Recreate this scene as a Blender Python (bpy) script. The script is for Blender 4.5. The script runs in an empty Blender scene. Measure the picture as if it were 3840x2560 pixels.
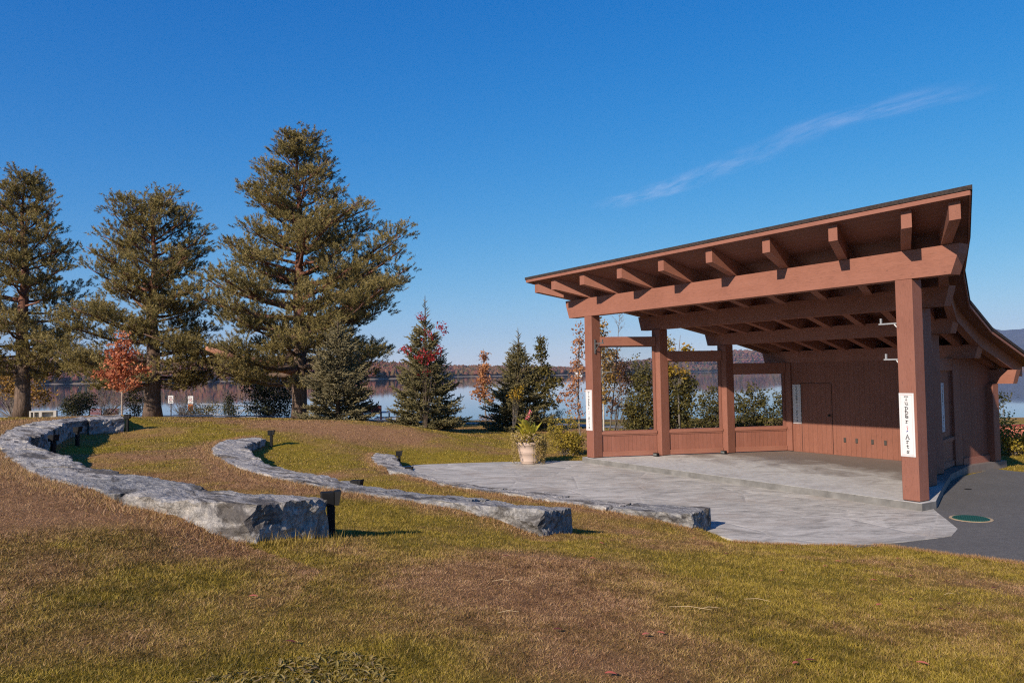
import bpy, math, random
import numpy as np
from mathutils import Vector, Matrix, noise as mnoise

S = bpy.context.scene
COL = S.collection
rng = np.random.default_rng(7)
random.seed(7)
R = math.radians

# ------------------------------------------------------------------ camera
CAM_Z = 2.5
th, ro = 0.0419, -0.0161
cd = bpy.data.cameras.new("camera")
cam = bpy.data.objects.new("camera", cd)
COL.objects.link(cam)
cd.sensor_width = 36.0
cd.lens = 26.94
cd.clip_start = 0.1
cd.clip_end = 40000
c_, s_ = math.cos(ro), math.sin(ro)
F_ = Vector((0, math.cos(th), math.sin(th)))
U_ = Vector((0, -math.sin(th), math.cos(th)))
R_ = Vector((1, 0, 0))
Rx = c_ * R_ + s_ * U_
Ux = -s_ * R_ + c_ * U_
cam.matrix_world = Matrix(((Rx.x, Ux.x, -F_.x, 0), (Rx.y, Ux.y, -F_.y, 0), (Rx.z, Ux.z, -F_.z, CAM_Z), (0, 0, 0, 1)))
S.camera = cam

# ------------------------------------------------------------------ light
SUN_EL, SUN_DX, SUN_DY = 27.8, 0.597, 0.802          # direction the light travels over the ground
w = bpy.data.worlds.new("World")
S.world = w
w.use_nodes = True
wn = w.node_tree
bg = wn.nodes["Background"]
sky = wn.nodes.new("ShaderNodeTexSky")
sky.sky_type = 'NISHITA'
sky.sun_disc = False
sky.sun_elevation = R(SUN_EL)
sky.sun_rotation = math.atan2(-SUN_DX, -SUN_DY)
sky.altitude = 500
sky.air_density = 1.0
sky.dust_density = 0.1
sky.ozone_density = 3.2
hsv = wn.nodes.new("ShaderNodeMix")
hsv.data_type = 'RGBA'; hsv.blend_type = 'MULTIPLY'; hsv.inputs[0].default_value = 1.0
hsv.inputs[7].default_value = (0.62, 0.92, 1.22, 1)      # the deep blue of a dry autumn sky
wn.links.new(sky.outputs[0], hsv.inputs[6])
sat = wn.nodes.new("ShaderNodeHueSaturation")
sat.inputs["Saturation"].default_value = 1.16
wn.links.new(hsv.outputs[2], sat.inputs["Color"])
def wmath(op, a, b_):
    m = wn.nodes.new("ShaderNodeMath"); m.operation = op
    for i, v in enumerate((a, b_)):
        if isinstance(v, (int, float)): m.inputs[i].default_value = v
        else: wn.links.new(v, m.inputs[i])
    return m.outputs[0]
spl = wn.nodes.new("ShaderNodeSeparateColor"); cmb = wn.nodes.new("ShaderNodeCombineColor")
wn.links.new(sat.outputs[0], spl.inputs[0])
for i, (k_, s_k) in enumerate(((0.075, 1.50), (0.088, 1.22), (0.20, 2.03))):     # soft shoulder towards the pale horizon
    wn.links.new(wmath('DIVIDE', wmath('MULTIPLY', spl.outputs[i], s_k), wmath('ADD', wmath('MULTIPLY', spl.outputs[i], k_), 1.0)), cmb.inputs[i])
wn.links.new(cmb.outputs[0], bg.inputs[0])
bg.inputs[1].default_value = 0.08
sl = bpy.data.lights.new("sun", 'SUN')
sl.energy = 4.8
sl.angle = R(0.53)
sl.color = (1.0, 0.86, 0.70)
sun = bpy.data.objects.new("sun", sl)
COL.objects.link(sun)
e_ = R(SUN_EL)
sun.rotation_euler = Vector((SUN_DX * math.cos(e_), SUN_DY * math.cos(e_), -math.sin(e_))).to_track_quat('-Z', 'Y').to_euler()
sun.location = (-40, -60, 60)
S.view_settings.view_transform = 'Standard'
S.view_settings.look = 'None'
S.view_settings.exposure = 0.55
S.view_settings.gamma = 1.0
S.render.engine = 'CYCLES'
S.cycles.use_denoising = False      # keep the fine texture; full-quality sampling leaves only a photographic grain
S.cycles.filter_width = 1.2
S.cycles.max_bounces = 6
S.cycles.diffuse_bounces = 3
S.cycles.glossy_bounces = 3
S.cycles.transparent_max_bounces = 12
S.cycles.sample_clamp_indirect = 6.0

# ------------------------------------------------------------------ helpers: nodes and materials
def nd(nt, t, **kw):
    n = nt.nodes.new(t)
    for k, v in kw.items():
        if k.startswith('i_'):
            n.inputs[int(k[2:])].default_value = v
        else:
            setattr(n, k, v)
    return n

def newmat(name, rough=0.8, spec=0.3):
    m = bpy.data.materials.new(name)
    m.use_nodes = True
    nt = m.node_tree
    b = nt.nodes["Principled BSDF"]
    b.inputs["Roughness"].default_value = rough
    b.inputs["Specular IOR Level"].default_value = spec
    return m, nt, b

def mapped(nt, scale=(1, 1, 1), coord="Object", rot=(0, 0, 0)):
    tc = nd(nt, "ShaderNodeTexCoord")
    mp = nd(nt, "ShaderNodeMapping")
    mp.inputs["Scale"].default_value = scale
    mp.inputs["Rotation"].default_value = rot
    nt.links.new(tc.outputs[coord], mp.inputs[0])
    return mp.outputs[0]

def noise(nt, vec, scale, detail=6, rough=0.6, dist=0.0):
    n = nd(nt, "ShaderNodeTexNoise")
    n.inputs["Scale"].default_value = scale
    n.inputs["Detail"].default_value = detail
    n.inputs["Roughness"].default_value = rough
    n.inputs["Distortion"].default_value = dist
    nt.links.new(vec, n.inputs["Vector"])
    return n.outputs[0]

def ramp(nt, fac, stops, interp='LINEAR'):
    r = nd(nt, "ShaderNodeValToRGB")
    cr = r.color_ramp
    cr.interpolation = interp
    while len(cr.elements) < len(stops):
        cr.elements.new(0.5)
    for e, (p, c) in zip(cr.elements, stops):
        e.position = p
        e.color = (c[0], c[1], c[2], 1) if not isinstance(c, (int, float)) else (c, c, c, 1)
    nt.links.new(fac, r.inputs[0])
    return r.outputs[0]

def mix(nt, fac, a, b, mode='MIX'):
    m = nd(nt, "ShaderNodeMix", data_type='RGBA', blend_type=mode)
    for sock, val in ((0, fac), (6, a), (7, b)):
        if isinstance(val, (int, float)):
            m.inputs[sock].default_value = val
        elif isinstance(val, tuple):
            m.inputs[sock].default_value = (val[0], val[1], val[2], 1)
        else:
            nt.links.new(val, m.inputs[sock])
    return m.outputs[2]

def math_(nt, op, a, b=None, clamp=False):
    m = nd(nt, "ShaderNodeMath", operation=op, use_clamp=clamp)
    for i, val in enumerate((a, b)):
        if val is None:
            continue
        if isinstance(val, (int, float)):
            m.inputs[i].default_value = val
        else:
            nt.links.new(val, m.inputs[i])
    return m.outputs[0]

def bump(nt, b, h, strength=0.5, dist=0.02):
    n = nd(nt, "ShaderNodeBump")
    n.inputs["Strength"].default_value = strength
    n.inputs["Distance"].default_value = dist
    nt.links.new(h, n.inputs["Height"])
    nt.links.new(n.outputs[0], b.inputs["Normal"])

def simple(name, col, rough=0.7, var=0.25, scale=8.0, metallic=0.0, spec=0.3, bmp=0.0):
    m, nt, b = newmat(name, rough, spec)
    v = mapped(nt)
    n = noise(nt, v, scale)
    lo = tuple(c * (1 - var) for c in col)
    hi = tuple(c * (1 + var) for c in col)
    nt.links.new(ramp(nt, n, [(0.3, lo), (0.7, hi)]), b.inputs["Base Color"])
    b.inputs["Metallic"].default_value = metallic
    if bmp:
        bump(nt, b, n, bmp, 0.01)
    return m

def stained_wood(name, stretch, groove_axis=None, pitch=0.14, col=(0.228, 0.094, 0.064)):
    m, nt, b = newmat(name, 0.62, 0.35)
    v = mapped(nt, stretch)
    g = noise(nt, v, 9.0, 8, 0.65, 0.4)
    v2 = mapped(nt, (1, 1, 1))
    big = noise(nt, v2, 1.3, 4, 0.6)
    lo = tuple(c * 0.72 for c in col)
    hi = tuple(c * 1.22 for c in col)
    c1 = ramp(nt, g, [(0.28, lo), (0.5, col), (0.75, hi)])
    c2 = mix(nt, math_(nt, 'MULTIPLY', ramp(nt, big, [(0.35, 0.0), (0.7, 1.0)]), 0.35), c1, tuple(c * 1.35 + 0.01 for c in col))
    # fine dark checks along the grain
    v3 = mapped(nt, tuple(s * 1.0 for s in stretch))
    ck = noise(nt, v3, 7.0, 4, 0.55)
    crack = ramp(nt, ck, [(.62, 0.0), (.68, 1.0)])
    c3 = mix(nt, math_(nt, 'MULTIPLY', crack, 0.5), c2, tuple(c * 0.45 for c in col))
    kv = nd(nt, "ShaderNodeTexVoronoi"); kv.inputs["Scale"].default_value = 2.3
    nt.links.new(mapped(nt, tuple(1.0 if q < 2 else 2.6 for q in stretch)), kv.inputs["Vector"])
    c3 = mix(nt, ramp(nt, kv.outputs["Distance"], [(.02, .65), (.075, 0.0)]), c3, tuple(c * 0.42 for c in col))
    wash = noise(nt, mapped(nt, tuple(q * .35 for q in stretch)), 2.0, 5, .65)
    c3 = mix(nt, ramp(nt, wash, [(.50, 0.0), (.72, .30)]), c3, tuple(c * 1.25 + .03 for c in col))
    h = g
    if groove_axis is not None:
        tc = nd(nt, "ShaderNodeTexCoord")
        sx = nd(nt, "ShaderNodeSeparateXYZ")
        nt.links.new(tc.outputs["Object"], sx.inputs[0])
        fr = math_(nt, 'FRACT', math_(nt, 'DIVIDE', sx.outputs[groove_axis], pitch))
        d = math_(nt, 'ABSOLUTE', math_(nt, 'SUBTRACT', fr, 0.5))
        gr = ramp(nt, d, [(0.0, 0.0), (0.455, 0.0), (0.488, 1.0)])
        cell = math_(nt, 'FLOOR', math_(nt, 'DIVIDE', sx.outputs[groove_axis], pitch))
        wn_ = nd(nt, "ShaderNodeTexWhiteNoise", noise_dimensions='1D')
        nt.links.new(cell, wn_.inputs["W"])
        c3 = mix(nt, math_(nt, 'MULTIPLY', wn_.outputs[0], 0.18), c3, tuple(c * 0.55 for c in col))
        c3 = mix(nt, math_(nt, 'MULTIPLY', gr, 0.5), c3, tuple(c * 0.25 for c in col))
        h = math_(nt, 'SUBTRACT', math_(nt, 'MULTIPLY', g, 0.3), gr)
    nt.links.new(c3, b.inputs["Base Color"])
    nt.links.new(ramp(nt, g, [(0.2, 0.75), (0.8, 0.5)]), b.inputs["Roughness"])
    bump(nt, b, h, 0.5, 0.006)
    return m

def leaf_mat(name, cols, trans=0.35, rough=0.6, spec=0.25, scale=2.5):
    """colour by a per-leaf random value in attribute 'rnd'"""
    m, nt, b = newmat(name, rough, spec)
    at = nd(nt, "ShaderNodeAttribute", attribute_name="rnd")
    n = len(cols)
    c = ramp(nt, at.outputs["Fac"], [(i / max(1, n - 1), cc) for i, cc in enumerate(cols)])
    v = mapped(nt)
    big = noise(nt, v, scale, 3)
    c = mix(nt, ramp(nt, big, [(0.4, 0.0), (0.7, 0.45)]), c, tuple(x * 1.3 for x in cols[len(cols) // 2]))
    nt.links.new(c, b.inputs["Base Color"])
    if trans > 0:
        tr = nd(nt, "ShaderNodeBsdfTranslucent")
        nt.links.new(c, tr.inputs[0])
        mx = nd(nt, "ShaderNodeMixShader")
        mx.inputs[0].default_value = trans
        nt.links.new(b.outputs[0], mx.inputs[1])
        nt.links.new(tr.outputs[0], mx.inputs[2])
        nt.links.new(mx.outputs[0], nt.nodes["Material Output"].inputs[0])
    return m

def bark_mat(name, lo, hi, sc=(14, 14, 2.5)):
    m, nt, b = newmat(name, 0.9, 0.15)
    v = mapped(nt, sc)
    n = noise(nt, v, 1.0, 8, 0.7, 0.5)
    nt.links.new(ramp(nt, n, [(0.35, lo), (0.62, hi)]), b.inputs["Base Color"])
    bump(nt, b, n, 1.0, 0.05)
    return m

# ------------------------------------------------------------------ helpers: meshes and objects
def setp(o, label=None, cat=None, group=None, kind=None):
    if label: o["label"] = label
    if cat: o["category"] = cat
    if group: o["group"] = group
    if kind: o["kind"] = kind
    return o

def link_mesh(name, me, mat, parent=None, smooth=False):
    o = bpy.data.objects.new(name, me)
    COL.objects.link(o)
    if mat is not None:
        for mm in (mat if isinstance(mat, (list, tuple)) else [mat]):
            me.materials.append(mm)
    if parent is not None:
        o.parent = parent
    if smooth:
        me.polygons.foreach_set("use_smooth", np.ones(len(me.polygons), bool))
    return o

def empty(name, loc=(0, 0, 0), rz=0.0, label=None, cat=None, group=None):
    o = bpy.data.objects.new(name, None)
    o.empty_display_size = 0.2
    COL.objects.link(o)
    o.location = loc
    o.rotation_euler = (0, 0, rz)
    return setp(o, label, cat, group)

class MB:
    def __init__(s):
        s.v, s.f = [], []
    def add(s, vs, fs):
        k = len(s.v)
        s.v += [tuple(x) for x in vs]
        s.f += [tuple(i + k for i in f) for f in fs]
        return s
    def box(s, x0, x1, y0, y1, z0, z1, bev=0.0):
        if bev <= 0:
            vs = [(x, y, z) for z in (z0, z1) for y in (y0, y1) for x in (x0, x1)]
            return s.add(vs, [(0, 2, 3, 1), (4, 5, 7, 6), (0, 1, 5, 4), (2, 6, 7, 3), (0, 4, 6, 2), (1, 3, 7, 5)])
        # chamfered box
        b = bev
        vs, idx = [], {}
        for i, x in enumerate((x0, x1)):
            for j, y in enumerate((y0, y1)):
                for k, z in enumerate((z0, z1)):
                    sx, sy, sz = (b if i == 0 else -b), (b if j == 0 else -b), (b if k == 0 else -b)
                    idx[i, j, k] = len(vs)
                    vs += [(x, y + sy, z + sz), (x + sx, y, z + sz), (x + sx, y + sy, z)]
        fs = []
        I = lambda i, j, k, a: idx[i, j, k] + a
        for i in (0, 1):
            q = [I(i, 0, 0, 0), I(i, 1, 0, 0), I(i, 1, 1, 0), I(i, 0, 1, 0)]
            fs.append(q if i else q[::-1])
            q = [I(0, i, 0, 1), I(1, i, 0, 1), I(1, i, 1, 1), I(0, i, 1, 1)]
            fs.append(q if not i else q[::-1])
            q = [I(0, 0, i, 2), I(1, 0, i, 2), I(1, 1, i, 2), I(0, 1, i, 2)]
            fs.append(q if i else q[::-1])
        for a in (0, 1):
            for c in (0, 1):
                fs.append([I(a, c, 0, 0), I(a, c, 1, 0), I(a, c, 1, 1), I(a, c, 0, 1)])
                fs.append([I(a, 0, c, 0), I(a, 1, c, 0), I(a, 1, c, 2), I(a, 0, c, 2)])
                fs.append([I(0, a, c, 1), I(1, a, c, 1), I(1, a, c, 2), I(0, a, c, 2)])
        for i in (0, 1):
            for j in (0, 1):
                for k in (0, 1):
                    fs.append([I(i, j, k, 0), I(i, j, k, 1), I(i, j, k, 2)])
        return s.add(vs, fs)
    def prism(s, poly, h0, h1, axis='z'):
        """extrude a polygon; axis says which coordinate is the extrusion"""
        n = len(poly)
        def P(p, h):
            return {'z': (p[0], p[1], h), 'y': (p[0], h, p[1]), 'x': (h, p[0], p[1])}[axis]
        vs = [P(p, h0) for p in poly] + [P(p, h1) for p in poly]
        fs = [tuple(range(n))[::-1], tuple(range(n, 2 * n))]
        for i in range(n):
            j = (i + 1) % n
            fs.append((i, j, n + j, n + i))
        return s.add(vs, fs)
    def tube(s, pts, radii, sides=8, cap=True):
        pts = [Vector(p) for p in pts]
        n = len(pts)
        k = len(s.v)
        prev = None
        for i, p in enumerate(pts):
            d = (pts[min(i + 1, n - 1)] - pts[max(i - 1, 0)])
            d = d.normalized() if d.length > 1e-9 else Vector((0, 0, 1))
            if prev is None:
                a = d.orthogonal().normalized()
            else:
                a = prev - d * prev.dot(d)
                a = a.normalized() if a.length > 1e-6 else d.orthogonal().normalized()
            prev = a
            b = d.cross(a)
            r = radii[i] if hasattr(radii, '__len__') else radii
            for q in range(sides):
                t = 2 * math.pi * q / sides
                s.v.append(tuple(p + (a * math.cos(t) + b * math.sin(t)) * r))
        for i in range(n - 1):
            for q in range(sides):
                q2 = (q + 1) % sides
                s.f.append((k + i * sides + q, k + i * sides + q2, k + (i + 1) * sides + q2, k + (i + 1) * sides + q))
        if cap:
            s.f.append(tuple(k + q for q in range(sides))[::-1])
            s.f.append(tuple(k + (n - 1) * sides + q for q in range(sides)))
        return s
    def lathe(s, prof, cx=0, cy=0, sides=32, close=True):
        k = len(s.v)
        for r, z in prof:
            for q in range(sides):
                t = 2 * math.pi * q / sides
                s.v.append((cx + r * math.cos(t), cy + r * math.sin(t), z))
        for i in range(len(prof) - 1):
            for q in range(sides):
                q2 = (q + 1) % sides
                s.f.append((k + i * sides + q, k + i * sides + q2, k + (i + 1) * sides + q2, k + (i + 1) * sides + q))
        if close:
            s.f.append(tuple(k + q for q in range(sides))[::-1])
            m = k + (len(prof) - 1) * sides
            s.f.append(tuple(m + q for q in range(sides)))
        return s
    def build(s, name, mat, parent=None, smooth=False):
        me = bpy.data.meshes.new(name)
        me.from_pydata(s.v, [], s.f)
        me.validate()
        me.update()
        return link_mesh(name, me, mat, parent, smooth)

def soup(name, V, rnd, mat, parent=None):
    """V: (n, k, 3) array of n polygons with k corners; rnd: per-polygon value"""
    n, k = V.shape[:2]
    me = bpy.data.meshes.new(name)
    me.vertices.add(n * k)
    me.vertices.foreach_set("co", V.reshape(-1).astype(np.float32))
    me.loops.add(n * k)
    me.loops.foreach_set("vertex_index", np.arange(n * k, dtype=np.int32))
    me.polygons.add(n)
    me.polygons.foreach_set("loop_start", np.arange(0, n * k, k, dtype=np.int32))
    me.update(calc_edges=True)
    a = me.attributes.new("rnd", 'FLOAT', 'POINT')
    a.data.foreach_set("value", np.repeat(rnd.astype(np.float32), k))
    return link_mesh(name, me, mat, parent)

def unit(v):
    return v / np.maximum(np.linalg.norm(v, axis=-1, keepdims=True), 1e-9)

def rand_dirs(n):
    return unit(rng.normal(size=(n, 3)))

# value noise in numpy (2D)
_lat = np.random.default_rng(3).random((256, 256))
def vnoise(x, y, sc):
    x = np.asarray(x) / sc + 100.0; y = np.asarray(y) / sc + 100.0
    xi = np.floor(x).astype(int); yi = np.floor(y).astype(int)
    fx = x - xi; fy = y - yi
    fx = fx * fx * (3 - 2 * fx); fy = fy * fy * (3 - 2 * fy)
    a = _lat[xi % 256, yi % 256]; b = _lat[(xi + 1) % 256, yi % 256]
    c = _lat[xi % 256, (yi + 1) % 256]; d = _lat[(xi + 1) % 256, (yi + 1) % 256]
    return (a * (1 - fx) + b * fx) * (1 - fy) + (c * (1 - fx) + d * fx) * fy
def fbm(x, y, sc, oct=4):
    s = 0; amp = 0.5; tot = 0
    for o in range(oct):
        s = s + amp * vnoise(x + 13.7 * o, y - 7.3 * o, sc); tot += amp
        amp *= 0.55; sc = sc * 0.5
    return s / tot
def inpoly(x, y, poly):
    r = np.zeros(np.shape(x), bool)
    n = len(poly)
    for i in range(n):
        x0, y0 = poly[i]; x1, y1 = poly[(i + 1) % n]
        cond = ((y0 > y) != (y1 > y))
        xin = (x1 - x0) * (y - y0) / ((y1 - y0) if abs(y1 - y0) > 1e-12 else 1e-12) + x0
        r ^= cond & (x < xin)
    return r
def polydist(x, y, pl):
    d = np.full(np.shape(x), 1e9)
    for (x0, y0), (x1, y1) in zip(pl[:-1], pl[1:]):
        dx, dy = x1 - x0, y1 - y0
        t = np.clip(((x - x0) * dx + (y - y0) * dy) / (dx * dx + dy * dy), 0, 1)
        d = np.minimum(d, np.hypot(x - x0 - t * dx, y - y0 - t * dy))
    return d
def resample(pl, n):
    p = np.array(pl, float)
    d = np.concatenate([[0], np.cumsum(np.hypot(*np.diff(p, axis=0).T))])
    t = np.linspace(0, d[-1], n)
    return np.stack([np.interp(t, d, p[:, 0]), np.interp(t, d, p[:, 1])], -1)
def smooth_pl(pl, it=2):
    p = [tuple(q) for q in pl]
    for _ in range(it):
        o = [p[0]]
        for a, b in zip(p[:-1], p[1:]):
            o += [(a[0] * .75 + b[0] * .25, a[1] * .75 + b[1] * .25), (a[0] * .25 + b[0] * .75, a[1] * .25 + b[1] * .75)]
        p = o + [p[-1]]
    return p

# ------------------------------------------------------------------ plan of the place
PHI = -1.006
AX, AY = 2.331, 22.4309
uu = np.array([math.cos(PHI), math.sin(PHI)])
nn = np.array([-uu[1], uu[0]])
def W2(a, b):
    q = np.array([AX, AY]) + uu * a + nn * b
    return (float(q[0]), float(q[1]))
GZ = -0.14                                            # level of patio and asphalt, stage floor at 0
PATIO = [(-2.75, 18.2), (-3.1, 19.7), (-3.45, 21.3), (-3.35, 22.35), (-2.82, 22.78), (-1.71, 23.0), (-0.09, 23.15), (2.2, 23.12),
         W2(-0.3, 0.2), W2(9.45, 0.25), (7.89, 14.65), (7.67, 14.03), (7.45, 13.32), (7.22, 12.62), (6.83, 12.11), (6.51, 11.97), (5.94, 11.76), (5.48, 11.63),
         (5.06, 11.60), (4.59, 11.68), (3.93, 11.80), (3.40, 12.05), (3.2, 12.6), (1.55, 13.7), (0.56, 14.65), (-1.2, 16.2)]
ASPH = [(5.0, 11.45), (5.48, 11.60), (5.76, 11.40), (6.05, 11.06), (6.4, 10.80), (6.83, 10.39), (8.6, 9.2), (14, 8.4), (30, 9.5), (34, 19), (20, 17.2), (14.2, 17.6), (13.1, 18.4), (12.55, 19.4), (12.3, 20.15), (11.9, 20.35), W2(7.6, 6.6), W2(7.9, 4.0), W2(9.3, 0.9), (7.6, 14.8)]
C_OUT = [(-2.33, 6.84), (-3.15, 7.18), (-3.85, 7.66), (-4.95, 8.6), (-6.2, 9.85), (-8.3, 12.5), (-10.1, 15.0), (-11.7, 17.7), (-12.8, 19.8), (-13.5, 21.7), (-13.75, 23.4), (-13.3, 24.9), (-12.75, 25.0)]
C_IN = [(-1.79, 7.62), (-2.79, 7.88), (-3.6, 8.65), (-4.6, 9.45), (-5.85, 10.68), (-7.6, 12.75), (-8.7, 13.9), (-9.75, 15.4), (-10.35, 17.0), (-11.27, 18.95), (-12.35, 21.2), (-12.75, 22.8), (-11.98, 23.68)]
B_OUT = [(0.36, 9.85), (-0.8, 10.55), (-1.95, 11.3), (-2.6, 11.9), (-3.7, 12.95), (-4.5, 13.9), (-5.3, 14.95), (-6.1, 16.3), (-7.0, 17.9), (-7.8, 19.8), (-8.2, 21.5), (-7.9, 22.9), (-7.55, 23.0)]
B_IN = [(0.785, 10.5), (-0.56, 11.3), (-1.44, 11.83), (-2.13, 12.29), (-2.83, 13.1), (-4.2, 14.75), (-4.85, 15.8), (-5.5, 16.9), (-5.9, 17.6), (-6.5, 18.9), (-7.1, 20.4), (-7.3, 21.4), (-7.25, 22.5)]
A_OUT = [(2.81, 12.24), (2.28, 12.45), (1.46, 12.94), (0.83, 13.5), (0.1, 14.28), (-0.78, 15.09), (-1.4, 15.85), (-2.37, 17.4), (-3.03, 18.55), (-3.63, 20.1), (-4.0, 21.5), (-4.1, 22.7)]
A_IN = [(3.26, 12.92), (2.5, 13.25), (1.6, 13.72), (0.6, 14.6), (-0.3, 15.4), (-1.2, 16.3), (-1.75, 17.15), (-2.3, 18.35), (-2.7, 19.3), (-3.05, 20.65), (-3.3, 21.7), (-3.4, 22.35)]

# ------------------------------------------------------------------ ground heights from control points
ctl = []
def cp(x, y, z): ctl.append((x, y, z))
for x, y, z in [(0, 0, .95), (-3, 0, 1.15), (3, 0, .78), (7, 0, .55), (-7, 0, 1.35), (0, 3, .95), (-2, 3.5, 1.08), (-5, 4, 1.3), (2.5, 3.5, .78), (5, 4, .55), (8, 5, .3), (12, 4, .25), (0, 6, .88), (-1.5, 6, 1.0),
                (2, 6, .66), (4.5, 7, .36), (7, 8, .08), (9, 7.5, .02), (14, 7, -.02), (-3.3, 6.2, 1.2), (1.6, 8, .5), (3.2, 9, .26), (5, 9.6, .06), (2.2, 10.2, .2), (3.6, 10.8, .0), (4.4, 11.3, -.1),
                (-.6, 8.3, .72), (-1.6, 8.2, .84), (.8, 9.4, .46), (-8, 6, 1.4), (-12, 10, 1.42), (-16, 15, 1.4), (-18, 22, 1.32), (-16, 26.5, 1.2), (-20, 30, .98), (-30, 20, 1.5), (-30, 32, 1.0), (-25, 5, 1.5),
                (-10, 20.5, .86), (-9.2, 17.5, .84), (-7.5, 14.5, .82), (-5.5, 12.0, .8), (-10, 24, .86), (-12, 27, .95), (-8, 26.2, .84),
                (-5, 24, .36), (-5.2, 25.8, .6), (-6, 27.6, .88), (-8, 29, .86), (-3.6, 27.6, .6), (-1.9, 27.4, .2), (-.3, 27, -.1), (-2, 24.3, -.02), (1, 25, -.15), (-3.5, 25.2, .18), (0, 30, -.16),
                (-7.5, 34, .46), (-3.8, 33, .12), (-6, 31, .66), (0, 36, -.24), (-11, 38, .46), (-18.8, 39, .60), (-25, 40, .64), (-34, 42, .66), (-14, 33, .80), (-20, 35, .80),
                (-20, 46, .24), (-12, 46, .05), (-4, 44, -.35), (4, 44, -.45), (12, 42, -.4), (20, 38, -.4), (30, 34, -.4), (-34, 52, .05),
                (-20, 62, -.55), (-10, 60, -.9), (0, 56, -1.0), (10, 54, -1.0), (20, 52, -1.05), (32, 46, -1.0), (-36, 64, -.6),
                (4, 30, -.2), (10, 30, -.22), (15, 26, -.2), (18, 22, -.18), (22, 27, -.3), (26, 20, -.2), (40, 24, -.4), (40, 10, 0.1), (40, 0, .5), (-40, 0, 1.6), (0, -20, 1.3), (-30, -30, 1.9), (30, -30, .9)]:
    cp(x, y, z)
def bank_points(out, inn, n, hi, lo):
    """lawn level on the uphill and downhill side of a bench row"""
    O, I = resample(out, n), resample(inn, n)
    for k in range(n):
        a = I[k] - O[k]; a = a / np.linalg.norm(a)
        for d_ in (-.22, .20): cp(*(O[k] + a * d_), hi(k))
        cp(*(I[k] + a * .16), lo(k))
bank_points(C_OUT, C_IN, 26, lambda k: (1.02, 1.20, 1.27)[k] if k < 3 else 1.325, lambda k: .90 if k < 3 else .84)
bank_points(B_OUT, B_IN, 22, lambda k: (.42, .58, .66)[k] if k < 3 else .712, lambda k: .28 + .008 * k)
bank_points(A_OUT, A_IN, 20, lambda k: (.0, .12, .17)[k] if k < 3 else .215, lambda k: -.17)
for x, y in [(-2.82, 23.0), (-1.7, 23.2), (0, 23.35), (2.1, 23.3)]: cp(x, y, -.155)
for x, y in [(3.3, 11.9), (3.9, 11.65), (4.6, 11.5), (5.2, 11.4), (5.7, 11.3), (6.0, 10.98), (6.4, 10.7), (6.83, 10.28), (8.6, 9.1), (14, 8.3)]: cp(x, y, -.15)
for x, y in resample(PATIO, 60): cp(x, y, -.17)
for x, y in resample(ASPH, 50): cp(x, y, -.16)
for a in range(-2, 10, 2): cp(*W2(a, 3), -.2); cp(*W2(max(1.5, min(a, 7)), 7), -.2)
CT = np.array(ctl)
# drop near-duplicates
keep = []
for i in range(len(CT)):
    if all(np.hypot(*(CT[i, :2] - CT[j, :2])) > .16 for j in keep): keep.append(i)
CT = CT[keep]
_D = np.hypot(CT[:, None, 0] - CT[None, :, 0], CT[:, None, 1] - CT[None, :, 1])
_m = CT[:, 2].mean()
_wt = np.linalg.solve(_D + np.eye(len(CT)) * 0.02, CT[:, 2] - _m)
WATER_Z = -1.5
def height(x, y):
    x = np.asarray(x, float); y = np.asarray(y, float)
    sh = x.shape
    x = x.ravel(); y = y.ravel()
    z = np.empty(len(x))
    for i in range(0, len(x), 40000):
        xs, ys = x[i:i + 40000], y[i:i + 40000]
        z[i:i + 40000] = np.hypot(xs[:, None] - CT[None, :, 0], ys[:, None] - CT[None, :, 1]) @ _wt + _m
    near = np.clip((70 - np.hypot(x, y - 20)) / 15, 0, 1)
    # shore: the bank drops into the lake
    shore_y = 66 - 0.20 * np.maximum(x - 2, 0) + 1.2 * np.sin(x * 0.35)
    dd = y - shore_y
    bank = np.interp(dd, [-14, -4, 0, 4, 30], [0.0, -1.1, -1.52, -2.6, -4.0])
    tt = np.clip((dd + 16) / 12, 0, 1)
    far = np.where(y > 30, bank, 1.0)
    z = z * near + far * (1 - near)
    z = np.where(dd > -16, z * (1 - tt) + np.minimum(bank, z) * tt, z)
    return z.reshape(sh)
def ground(x, y):
    z = height(np.array([x]), np.array([y]))[0]
    return float(z)

# dry (reddish brown) against green (olive): where the grass has died back
def dryness(x, y):
    n1 = fbm(x, y, 2.6, 4); n2 = fbm(x + 50, y + 20, .55, 3)
    d = (n1 - .5) * 2.7 + (n2 - .5) * 1.0 + 0.27
    dc = polydist(x, y, C_OUT)
    outer = (x < np.interp(y, [6, 10, 15, 20, 25], [-1.9, -6.2, -10, -12.8, -13.8]) + .4)
    d = d + np.where(outer, .95 * np.exp(-(dc / 1.0) ** 2) + .30 * np.exp(-(dc / 3.0) ** 2), 0)
    db = polydist(x, y, B_OUT)
    d = d + .75 * np.exp(-(db / .55) ** 2)
    d = d + .5 * np.exp(-(polydist(x, y, A_OUT) / .35) ** 2)
    # band across the foreground slope
    r = np.hypot(x, y)
    d = d + .38 * np.exp(-((r - 5.6 - .25 * x) / 1.3) ** 2) - .42 * np.exp(-((r - 3.9) / 1.1) ** 2)
    # mound dried out on its top
    d = d + .75 * np.exp(-(((x + 4.5) / 4.2) ** 2 + ((y - 26.6) / 1.9) ** 2)) + .25 * np.exp(-(((x + 9) / 5) ** 2 + ((y - 28) / 2) ** 2))
    d = d - .25 * np.exp(-(((x + 3) / 5) ** 2 + ((y - 21) / 3.5) ** 2)) - .15 * np.exp(-(((x - 5) / 4) ** 2 + ((y - 9.5) / 2) ** 2))
    return np.clip(d, 0, 1)

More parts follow.
